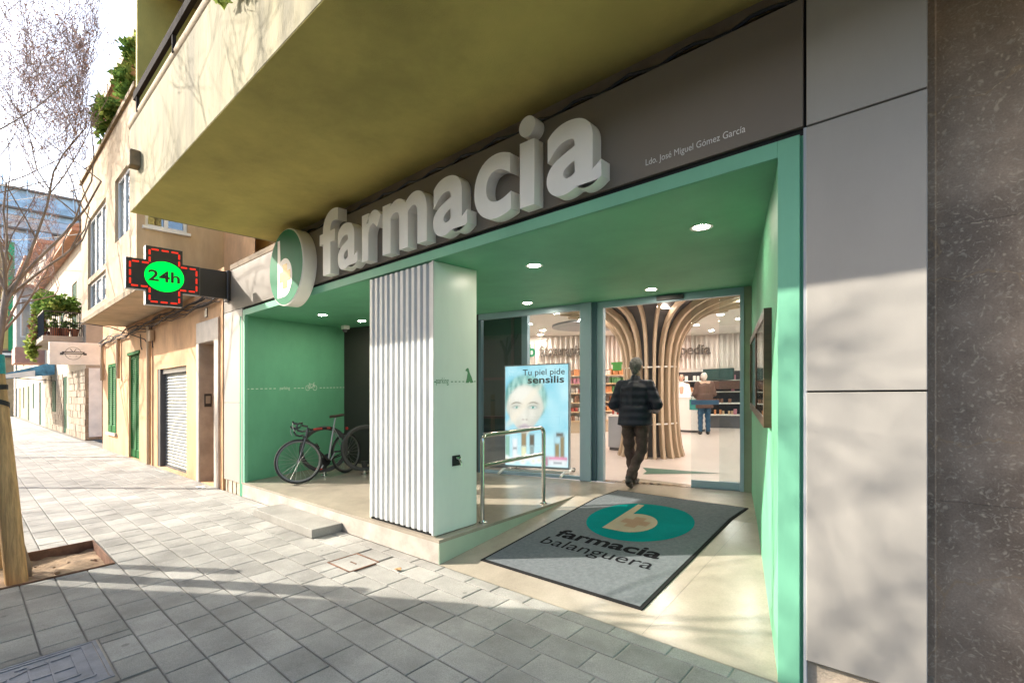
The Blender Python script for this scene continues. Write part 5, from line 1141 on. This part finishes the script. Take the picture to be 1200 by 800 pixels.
bush('terrace_shrub', 'tall leafy shrub in the corner of the bay terrace', 'shrub', (-11.2, 2.35, 7.09), [(-11.3, 2.05, 7.55, .4, .25, .4), (-11.1, 2.1, 7.95, .3, .2, .35)], 200, .15, 4)
bush('roof_creeper', 'yellow green creeper hanging over the upper eave', 'creeper', (-10.4, 2.3, 8.95), [(-10.2, 2.05, 9.2, .5, .22, .35), (-9.8, 2.0, 9.5, .4, .22, .4)], 200, .14, 5, pot=False, mats=('leaf_light', 'leaf_light'))
bush('balcony_weed', 'small yellow green weeds hanging from the olive parapet', 'weed', (-3.6, BY - .01, 4.70), [(-3.6, BY - .06, 4.55, .5, .05, .28), (-2.9, BY - .06, 4.6, .6, .05, .22)], 200, .07, 6, pot=False, mats=('leaf_light', 'leaf_light'))

# ------------------------------------------------------------------ houses further down the street
mat('stone_block', (.30, .235, .17), .9, var=.2, vs=3, bump=.5, bs=40, obj=.22); mat('stone_mortar', (.44, .36, .27), .95); mat('pale_render', (.50, .43, .35), .9, var=.1, stain=.3, ss=(.8, .8, .4)); mat('pink_render', (.52, .27, .20), .9, var=.1); mat('cream_render', (.50, .37, .22), .9, var=.12, stain=.3, ss=(.8, .8, .4)); mat('white_render', (.52, .47, .41), .9, var=.08, stain=.3, ss=(.8, .8, .4)); mat('roof_tile', (.52, .27, .16), .85, var=.2); mat('shutter_dark', (.012, .075, .04), .7, spec=.1); mat('board_white', (.86, .85, .82), .5)
st = thing('stone_house', 'stone fronted house with green shutters and a plant filled balcony', 'house', (-29, 3.0, 0))
SX0, SX1 = -36.5, -23.5
m_ = MB(); wall_holes(m_, SX0, SX1, 0, 7.6, [(-29.5, -28.3, 0, 2.5), (-33.2, -32.0, .9, 2.4), (-26.8, -25.6, 4.0, 6.2), (-30.5, -29.3, 4.0, 6.2)], 3.02, .25); m_.quad((SX1, 3.02, 0), (SX1, 9, 0), (SX1, 9, 7.6), (SX1, 3.02, 7.6)); m_.quad((SX0, 3.3, 0), (SX1, 3.3, 0), (SX1, 3.3, 7.6), (SX0, 3.3, 7.6)); m_.build('wall', 'stone_mortar', st)
m_ = MB(); z = .0; j = 0
while z < 2.65:
    x = SX0 - (j % 2) * .25
    while x < SX1:
        l = rng.uniform(.4, .75); a, b = max(x + .012, SX0), min(x + l - .012, SX1 + .012)
        if b > a + .05 and not any(h[0] < b and h[1] > a and h[2] < z + .26 and h[3] > z for h in ((-29.5, -28.3, 0, 2.5), (-33.2, -32.0, .9, 2.4))): m_.box(a, b, 3.02 - rng.uniform(.012, .035), 3.02, z + .012, z + .255)
        x += l
    y = 3.02
    while y < 5:
        l = rng.uniform(.35, .6); m_.box(SX1, SX1 + rng.uniform(.012, .035), y + .012, y + l - .012, z + .012, z + .255); y += l
    z += .265; j += 1
o = m_.build('stone_blocks', 'stone_block', st); o['kind'] = 'stuff'
def shut(x0, x1, z0, z1, par, y=3.0, mt_='shutter_dark'):
    for a, b in ((x0, (x0 + x1) / 2 - .01), ((x0 + x1) / 2 + .01, x1)):
        m_ = MB(); m_.box(a, b, y, y + .04, z0, z1)
        k = z0 + .08
        while k < z1 - .08: m_.box(a + .05, b - .05, y - .008, y, k, k + .03); k += .07
        m_.build('shutter', mt_, par)
shut(-29.5, -28.3, 0.05, 2.5, st, 3.05); shut(-33.2, -32.0, .9, 2.4, st, 3.0); shut(-26.8, -25.6, 4.0, 6.2, st, 3.05); shut(-30.5, -29.3, 4.0, 6.2, st, 3.05)
m_ = MB(); m_.box(-29.0, -24.0, 1.92, 3.02, 3.66, 3.84); sb = m_.build('balcony', 'pale_render', st)
m_ = MB()
for i in range(22): y_ = 1.96 + i * .05; m_.tube([(-24.03, y_, 3.84), (-24.03, y_, 4.72)], .009, 4)
for i in range(100): m_.tube([(-24.03 - i * .05, 1.95, 3.84), (-24.03 - i * .05, 1.95, 4.72)], .009, 4)
m_.box(-29.0, -24.0, 1.93, 1.97, 4.70, 4.74); m_.box(-24.05, -24.01, 1.93, 3.0, 4.70, 4.74); q = m_.build('railing', 'black_metal', sb)
m_ = MB(); m_.box(SX0 - .1, SX1 + .15, 2.62, 3.3, 7.6, 7.72); m_.add([(SX0 - .1, 2.6, 7.72), (SX1 + .15, 2.6, 7.72), (SX1 + .15, 6.5, 9.3), (SX0 - .1, 6.5, 9.3)], [(0, 1, 2, 3)])
for i in range(70):
    x = SX0 + i * .19; m_.tube([(x, 2.58, 7.74), (x, 6.5, 9.32)], .075, 6)
m_.build('roof', 'roof_tile', st)
m_ = MB(); m_.box(SX1 + .005, SX1 + .04, 3.10, 3.47, .12, 2.66); m_.build('white_door', 'board_white', st)
for i, (bl, lab, fl_) in enumerate(((((-24.5, 2.2, 5.0, .7, .4, .55), (-25.4, 2.1, 5.1, .7, .4, .6), (-24.3, 2.6, 5.1, .5, .4, .5)), 'dense leafy plants filling the balcony above the white shop sign', 0), (((-26.4, 2.0, 4.6, .5, .3, .9), (-26.8, 1.85, 3.8, .35, .2, .9)), 'trailing pink flowering plant spilling from the balcony edge', 160))):
    bush('balcony_plant', lab, 'plant', (bl[0][0], 2.4, 3.84), list(bl), 420, .17, 20 + i, flowers=fl_, mats=('leaf_light', 'leaf_light') if i else ('leaf_light', 'leaf_green'))
for i, y_ in enumerate((2.25, 2.55, 2.8)):
    t = thing('flower_pot', ('terracotta flower pot nearest the trailing flowers', 'middle terracotta flower pot behind the balcony end railing', 'terracotta flower pot nearest the stone house wall')[i], 'flower pot', (-24.25, y_, 3.84), 'pots on the balcony'); m_ = MB(); m_.lathe([(.09, 0), (.13, .26), (.15, .26), (.15, .30), (.12, .30)], (-24.25, y_, 3.84), 12); m_.build('pot', 'terracotta', t, smooth=True); m_ = MB(); leaves(m_, (-24.25, y_, 4.28), .13, .13, .16, 60, .12, rng); m_.build('foliage', 'leaf_green', t)
# white blade sign with round emblem
sn = thing('shop_blade_sign', 'white box sign with a ringed ribbon emblem jutting over the pavement', 'sign', (-20.45, 2.4, 2.6))
m_ = MB(); m_.box(-20.62, -20.45, 1.78, 3.0, 2.63, 3.33, .01); m_.build('box', 'board_white', sn)
m_ = MB(); ring2(lambda a, b: (-20.445, a, b), 2.33, 2.98, .20, .014, 36); m_.build('ring', 'shutter_grey', sn)
m_ = MB(); m_.box(-20.447, -20.440, 2.07, 2.60, 2.955, 3.035); m_.box(-20.447, -20.441, 2.02, 2.10, 2.93, 2.995); m_.box(-20.447, -20.441, 2.57, 2.65, 2.93, 2.995); m_.build('ribbon', 'dark_grey', sn)
m_ = MB(); m_.box(-20.4395, -20.437, 2.12, 2.55, 2.985, 3.005); m_.build('ribbon_line', 'board_white', sn)
m_ = MB()
for s in (-1, 1): m_.prism([(-20.444, 2.33 + s * .01, 3.05), (-20.444, 2.33 + s * .06, 3.12), (-20.444, 2.33 + s * .075, 3.11), (-20.444, 2.33 + s * .025, 3.04)], (.004, 0, 0)); m_.prism([(-20.444, 2.33 + s * .05, 2.87), (-20.444, 2.33 + s * .09, 2.89), (-20.444, 2.33 + s * .08, 2.90)], (.004, 0, 0))
m_.build('emblem', 'dark_grey', sn); m_ = MB(); m_.box(-20.55, -20.5, 2.98, 3.6, 2.8, 2.85); m_.box(-20.55, -20.5, 2.98, 3.6, 3.15, 3.2); m_.box(-20.53, -19.6, 3.2, 3.25, 3.15, 3.2); m_.build('bracket', 'dark_metal', sn)
# blue awning, bay house and the rest of the row
mat('awning_blue', (.10, .30, .46), .7, var=.5, vs=2); mat('awning_teal', (.01, .30, .32), .7)
aw = thing('shop_awning', 'faded blue fabric awning with white valance over the pavement', 'awning', (-34.5, 2.0, 2.5))
m_ = MB(); m_.prism([(-32.0, 1.0, 2.62), (-32.0, 3.0, 3.30), (-36.0, 3.0, 3.30), (-36.0, 1.0, 2.62)], (0, 0, .02)); m_.build('fabric', 'awning_blue', aw)
m_ = MB(); m_.prism([(-32.0, 1.0, 2.62), (-32.0, 2.98, 3.29), (-32.0, 2.98, 2.7), (-32.0, 1.0, 2.45)], (.015, 0, 0)); m_.build('end_flap', 'awning_blue', aw); m_ = MB(); m_.box(-36, -32, .985, 1.0, 2.42, 2.62); m_.build('valance', 'board_white', aw)
m_ = MB(); m_.prism([(-31.97, 1.2, 2.68), (-31.97, 2.3, 2.9), (-31.97, 2.3, 2.60), (-31.97, 1.2, 2.52)], (.004, 0, 0)); m_.build('printed_panel', 'board_white', aw)
m_ = MB(); m_.tube([(-32.0, 1.02, 2.6), (-32.0, 3.0, 2.4)], .02, 6); m_.build('arm', 'dark_metal', aw)
def house(name, label, x0, x1, h, wm, holes, y=3.05, roof=True, sh_='shutter_dark'):
    t = thing(name, label, 'house', ((x0 + x1) / 2, y, 0)); m_ = MB(); wall_holes(m_, x0, x1, 0, h, holes, y, .2); m_.quad((x1, y, 0), (x1, y + 7, 0), (x1, y + 7, h), (x1, y, h)); m_.quad((x0, y, 0), (x0, y, h), (x0, y + 7, h), (x0, y + 7, 0)); m_.quad((x0, y + .25, 0), (x1, y + .25, 0), (x1, y + .25, h), (x0, y + .25, h)); m_.build('wall', wm, t)
    for a in holes: shut(*a, t, y + .03, sh_)
    m_ = MB(); m_.box(x0 - .1, x1 + .1, y - .35, y + 7, h, h + .18); m_.build('cornice' if not roof else 'roof', 'roof_tile' if roof else wm, t)
    return t
H2 = house('pink_house', 'pale house with pink based projecting white bay', -46, -36.6, 10, 'pale_render', [(-40, -38.9, 0, 2.5), (-44, -42.9, .9, 2.5), (-44, -42.9, 4.2, 6.2)])
m_ = MB(); m_.box(-39.6, -37.2, 1.95, 3.05, 4.35, 7.6); q = m_.build('bay', 'white_render', H2); m_ = MB(); m_.box(-39.65, -37.15, 1.9, 3.05, 3.5, 4.35); m_.build('bay_base', 'pink_render', q); m_ = MB(); m_.box(-39.8, -37.0, 1.75, 3.05, 7.6, 7.75); m_.build('bay_roof', 'roof_tile', q)
win(2.1, 2.9, 4.9, 7.0, .0, 2, lambda x, y, z: (-37.195 - y * .2, x, z), H2)
house('cream_house', 'cream house with dark green shutters far along the pavement', -58, -46.2, 11, 'cream_render', [(-49, -47.9, 0, 2.4), (-53, -51.9, .8, 2.4), (-49, -47.9, 4, 6), (-53, -51.9, 4, 6), (-56.5, -55.4, 0, 2.4)], 3.15)
house('white_house', 'white plastered house near the far end of the street', -75, -58.2, 9, 'white_render', [(-61, -59.9, 0, 2.4), (-65, -63.9, .8, 2.4), (-69, -67.9, 0, 2.4), (-61, -59.9, 4, 6), (-65, -63.9, 4, 6)], 3.2)
house('far_ochre_house', 'small ochre house closing the row of houses', -95, -75.2, 12, 'cream_render', [(-79, -77.9, 0, 2.4), (-84, -82.9, .8, 2.4), (-79, -77.9, 4, 6)], 3.3)
# houses across the road
def facing(name, label, x0, x1, h, wm, sm):
    y = -14.0; t = thing(name, label, 'house', ((x0 + x1) / 2, y, 0)); holes = []; x = x0 + 1.2
    while x < x1 - 1.6: holes += [(x, x + 1.1, z, z + (2.2 if z else 2.5)) for z in (0, 3.9, 7.0) if z + 2.4 < h]; x += 3.1
    P = lambda x, yy, z: (x, y - yy, z); m_ = MB(); wall_holes(m_, x0, x1, 0, h, holes, 0, .2, P); m_.box(x0, x1, y - 7, y - .26, 0, h - .02); m_.build('wall', wm, t)
    for a in holes:
        m_ = MB(); m_.box(a[0], a[1], y - .12, y - .06, a[2], a[3]); m_.build('shutter', sm, t)
    m_ = MB(); m_.box(x0 - .1, x1 + .1, y - 7, y + .4, h, h + .2); m_.build('cornice', 'roof_tile', t)
facing('terrace_house', 'cream house across the road behind the lorry', -20, -2, 6.6, 'cream_render', 'shutter_dark'); facing('terrace_house', 'pale house across the road facing the marble cladding', -1.9, 18, 7.2, 'pale_render', 'louvre_green'); facing('terrace_house', 'white house across the road facing the ochre house', -42, -20.1, 7.0, 'white_render', 'shutter_dark')
# building under scaffold mesh at the end of the street
def mesh_cloth():
    m = mat('scaffold_mesh', (.62, .64, .70), .8, col2=(.80, .64, .54), vs=.22, lo=.42, hi=.58, stretch=(1, 1, 1.3), detail=6.)
mesh_cloth(); mat('scaffold_blue', (.52, .66, .76), .8, var=.25, vs=.8)  # netting colours paled to carry the distance haze
eb = thing('scaffolded_building', 'tall building wrapped in blue scaffold netting at the end of the street', 'building', (-104, 14, 0))
m_ = MB(); wall_holes(m_, -6, 34, 0, 29, [(a, a + 2.2, z, z + 2.0) for a in (0, 4, 8, 12, 16, 20) for z in (4, 8, 12, 16, 20, 24)], 0, .6, lambda x, y, z: (-104 - y, x, z)); m_.quad((-104.7, -6, 0), (-104.7, 34, 0), (-104.7, 34, 29), (-104.7, -6, 29)); m_.build('wall', 'scaffold_mesh', eb)
m_ = MB(); m_.box(-112, -103.8, -6, 34, 29, 33); m_.build('top_netting', 'scaffold_blue', eb)
for y_ in (4.0, 6.6, 9.2, 11.8, 14.4): m_ = MB(); m_.tube([(-103.4, y_, 0), (-103.4, y_, 34.5)], .09, 6); m_.build('scaffold_pole', 'scaffold_blue', eb)
for z in range(3, 34, 3): m_ = MB(); m_.box(-103.9, -103.2, -6, 30, z - .2, z + .05); m_.build('scaffold_deck', 'fascia', eb); m_ = MB(); m_.tube([(-103.3, -6, z + 1), (-103.3, 20, z + 1)], .07, 5); m_.build('scaffold_rail', 'scaffold_blue', eb)
for y_, z, w, h in ((5.2, 6, 2.0, 8.5), (8.0, 3.2, 2.2, 11), (5.0, 18.2, 1.6, 8), (10.8, 12.2, 2.4, 5.5), (7.4, 21.2, 1.8, 5.6)): m_ = MB(); m_.box(-103.15, -103.1, y_, y_ + w, z, z + h); m_.build('netting', 'scaffold_blue', eb)
mat('banner_green', (.02, .34, .14), .7); mat('banner_ochre', (.48, .40, .14), .7)
bn = thing('banner_tower', 'narrow green and ochre tower facade seen behind the bare branches', 'building', (-62, 2.2, 0))
m_ = MB(); m_.box(-62.4, -62, 2.15, 2.75, 6.0, 14.5); m_.build('ochre_panel', 'banner_ochre', bn); m_ = MB(); m_.box(-62.4, -62, 2.76, 3.15, 5.8, 15.5); m_.build('green_panel', 'banner_green', bn); m_ = MB(); m_.box(-62.3, -62.05, 2.2, 3.1, 0, 6); m_.build('base', 'cream_render', bn); m_ = MB(); m_.box(-62.0, -61.9, 1.6, 3.2, 5.2, 5.8); m_.build('sign_band', 'dark_grey', bn)
m_ = MB(); m_.box(-61.9, -61.88, 1.6, 3.2, 5.4, 5.6); m_.build('band_line', 'board_white', bn)

# ------------------------------------------------------------------ trees, stakes
mat('bark', (.20, .15, .11), .9, var=.3, vs=8, bump=.7, bs=40, stretch=(1, 1, .4)); mat('twig', (.24, .165, .14), .8, var=.2); mat('bud', (.66, .46, .41), .7, var=.3, vs=3); mat('dead_leaf', (.46, .25, .16), .7, var=.3, vs=2)
def tree(label, base, seed, lean, h0, spread, bias, levels=5, nb=7, r0=.085, top=9.5, buds=1600, ylim=None, group='street trees'):
    rg = random.Random(seed); t = thing('street_tree', label, 'tree', base, group); tr_ = MB(); cr = MB(); tw = MB(); tips = []
    b = Vector(base); fork = b + Vector((lean[0], lean[1], h0))
    tr_.tube([b - Vector((0, 0, .1)), b + Vector((0, 0, .12)), b.lerp(fork, .3) + Vector((.02, .01, 0)), b.lerp(fork, .65) - Vector((.02, .02, 0)), fork], [r0 * 1.35, r0 * 1.12, r0, r0 * .92, r0 * .85], 12)
    def grow(p, d, L_, r_, lv):
        n = 4; P_ = [p]; Rr = [r_]; q = p; dd = d.normalized()
        for i in range(n):
            dd = (dd + Vector((rg.gauss(0, .10), rg.gauss(0, .10), rg.gauss(.035, .07))) + Vector(bias) * .05).normalized(); q = q + dd * L_ / n
            if ylim is not None and q.y > ylim(q): q.y -= .12; dd.y -= .35
            P_.append(q); Rr.append(max(.0032, r_ * (1 - .42 * (i + 1) / n)))
        (cr if lv <= 2 else tw).tube(P_, Rr, 7 if lv <= 1 else 5 if lv == 2 else 3, caps=False)
        if lv >= levels:
            tips.extend((P_[-1], P_[-2], P_[2])); return
        k_n = nb if lv == 0 else rg.randint(3, 4) if lv < levels - 1 else rg.randint(3, 5)
        for k in range(k_n):
            f = rg.uniform(.35, 1.0) if k else 1.0; i = min(n - 1, int(f * n)); s = P_[i].lerp(P_[i + 1], f * n - i if f < 1 else 1.0)
            ax = Vector((rg.gauss(0, 1), rg.gauss(0, 1), rg.gauss(0, .6))).normalized(); nd = (dd + ax * rg.uniform(.55, .95)).normalized(); nd.z = max(nd.z, -.15)
            grow(s, nd, L_ * rg.uniform(.52, .78), r_ * rg.uniform(.40, .56), lv + 1)
    for k in range(nb):
        a = 2 * math.pi * (k + rg.random() * .6) / nb; d = Vector((math.cos(a) * spread, math.sin(a) * spread, rg.uniform(.75, 1.25))) + Vector(bias)
        grow(fork - Vector((0, 0, .25 * rg.random())), d, (top - h0) * rg.uniform(.30, .40), r0 * rg.uniform(.42, .58), 1)
    tr_.build('trunk', 'bark', t, smooth='all'); cr.build('limbs', 'bark', t, smooth='all'); o = tw.build('twigs', 'twig', t); o['kind'] = 'stuff'
    m_ = MB()
    for _ in range(buds):
        p = rg.choice(tips); q = p + Vector((rg.gauss(0, .07), rg.gauss(0, .07), rg.gauss(-.03, .06))); s = rg.uniform(.008, .024); d = Vector((rg.gauss(0, 1), rg.gauss(0, 1), rg.gauss(0, 1))).normalized(); e = d.orthogonal().normalized(); m_.mi = rg.randrange(2)
        m_.add([q - d * s, q + e * s * .6, q + d * s, q - e * s * .6], [(0, 1, 2, 3)])
    o = m_.build('crown', ['bud', 'dead_leaf'], t); o['kind'] = 'stuff'
    return t
tree('staked young tree leaning out of the rusty edged pit', (-6.56, .385, -.10), 11, (-.25, -.55, 2.9), 2.9, .75, (-.1, -.75, .35), top=9.5, nb=6, buds=700, r0=.055, ylim=lambda q: -.038 * q.x - .12)
tree('bare street tree with pinkish buds before the ochre house bay', (-13.1, .30, 0), 23, (.1, .25, 3.6), 3.6, .6, (.05, .12, .25), top=12.0, nb=6, buds=5000, r0=.055, ylim=lambda q: 1.75, levels=6)
tree('bare street tree beyond the bay of the ochre house', (-19.8, .40, 0), 31, (0, .1, 3.2), 3.2, .6, (0, .05, .2), top=10.5, nb=6, buds=2200, ylim=lambda q: 1.9)
tree('bare street tree opposite the stone house', (-26.6, .40, 0), 37, (0, .1, 3.2), 3.2, .6, (0, 0, .2), top=10.0, nb=6, buds=1500, ylim=lambda q: 2.0)
def copy_tree(o, parent=None):
    c = o.copy(); COL.objects.link(c); c.parent = parent
    for ch in list(o.children): copy_tree(ch, c)
    return c
ot = tree('tall bare plane tree across the road, beside the lorry tail', (-17.5, -10.4, 0), 51, (.1, 0, 4.2), 4.2, .7, (0, .1, .25), top=14.5, nb=7, buds=2500, r0=.15, group='trees across the road')
for x, lab in ((-24.5, 'tall bare plane tree across the road opposite the ochre house'), (-32.0, 'tall bare plane tree across the road opposite the stone house'), (-10.5, 'tall bare plane tree across the road opposite the pharmacy')):
    c = copy_tree(ot); c.location = S((x, -10.4 - .3 * math.sin(x), 0)); c['label'] = lab
mat('stake_wood', (.54, .34, .155), .8, var=.30, vs=5, stretch=(7, 7, .35), bump=.8, bs=22); mat('strap', (.015, .015, .016), .6); mat('teal_label', (.02, .33, .33), .5, var=.2, vs=20)
def stake(label, p, q, r_, straps):
    t = thing('tree_stake', label, 'stake', p); P = Vector(p); Q = Vector(q); m_ = MB(); m_.tube([P - Vector((0, 0, .05)), P.lerp(Q, .4), Q], [r_, r_ * .98, r_ * .93], 16); m_.build('post', 'stake_wood', t, smooth=True)
    for f, tilt in straps:
        c = P.lerp(Q, f); d = Vector((tilt, 0, 1)); m_ = MB(); N = 20
        m_.loft([[c + Vector((rr * math.cos(2 * math.pi * k / N), rr * math.sin(2 * math.pi * k / N), h + tilt * math.cos(2 * math.pi * k / N + .9))) for k in range(N)] for rr, h in ((r_ * 1.0, -.022), (r_ * 1.06, -.022), (r_ * 1.06, .022), (r_ * 1.0, .022))], caps=False); m_.build('strap', 'strap', t)
    return t
s1 = stake('thick round wooden tree stake with black rubber straps', (-6.385, .345, -.12), (-6.56, .20, 1.86), .078, ((.935, .0), (.86, .03)))
m_ = MB(); c = Vector((-6.56, .20, 1.87)); m_.tube([c - Vector((0, 0, .02)), c + Vector((-.01, -.005, .16))], [.078, .076], 14); m_.build('painted_top', 'teal_label', s1, smooth=True)
stake('wooden tree stake standing in the far corner of the pit', (-7.07, .25, -.12), (-7.09, .20, 1.52), .06, ((.9, .0),))

# ------------------------------------------------------------------ lorry parked at the kerb (its shadow lies on the near paving)
mat('lorry_white', (.70, .70, .68), .35, var=.04, coat=.3); mat('lorry_blue', (.05, .10, .22), .35, coat=.5)
lo = thing('box_lorry', 'white box lorry parked at the kerb opposite the shop entrance', 'lorry', (-5, -2.2, -.13))
LY0, LY1 = -3.45, -.98
m_ = MB(); m_.box(-8.13, -1.95, LY0, LY1, .85, 4.12, .02); m_.build('cargo_box', 'lorry_white', lo)
m_ = MB(); m_.box(-8.0, -.3, LY0 + .5, LY1 - .5, .55, .85); m_.build('chassis', 'black_metal', lo)
m_ = MB(); m_.prism([(-1.85, LY0 + .08, .45), (-.05, LY0 + .08, .45), (.0, LY0 + .08, 1.45), (-.30, LY0 + .08, 2.55), (-1.85, LY0 + .08, 2.65)], (0, LY1 - LY0 - .16, 0)); m_.build('cab', 'lorry_blue', lo, bevel=.03)
m_ = MB(); m_.prism([(-1.3, LY1 - .075, 1.45), (-.25, LY1 - .075, 1.45), (-.42, LY1 - .075, 2.35), (-1.3, LY1 - .075, 2.4)], (0, .004, 0)); m_.build('side_window', 'glass_house', lo)
m_ = MB(); m_.quad((.012, LY0 + .25, 1.5), (.012, LY1 - .25, 1.5), (-.27, LY1 - .3, 2.48), (-.27, LY0 + .3, 2.48)); m_.build('windscreen', 'glass_house', lo)
for x in (-6.6, -1.0):
    for y_ in (LY0 + .15, LY1 - .15): m_ = MB(); m_.lathe([(.2, -.13), (.44, -.13), (.47, -.09), (.47, .09), (.44, .13), (.2, .13)], (x, y_, .34), 24, 'Y'); w_ = m_.build('wheel', 'tyre', lo, smooth=True); m_ = MB(); m_.lathe([(.22, -.12), (.22, .12)], (x, y_, .34), 16, 'Y'); m_.build('rim', 'rim_silver', w_)
for y_ in (LY0 + .35, LY1 - .35): m_ = MB(); m_.box(.0, .03, y_ - .15, y_ + .15, .75, .95, .01); m_.build('headlight', 'pvc_white', lo)
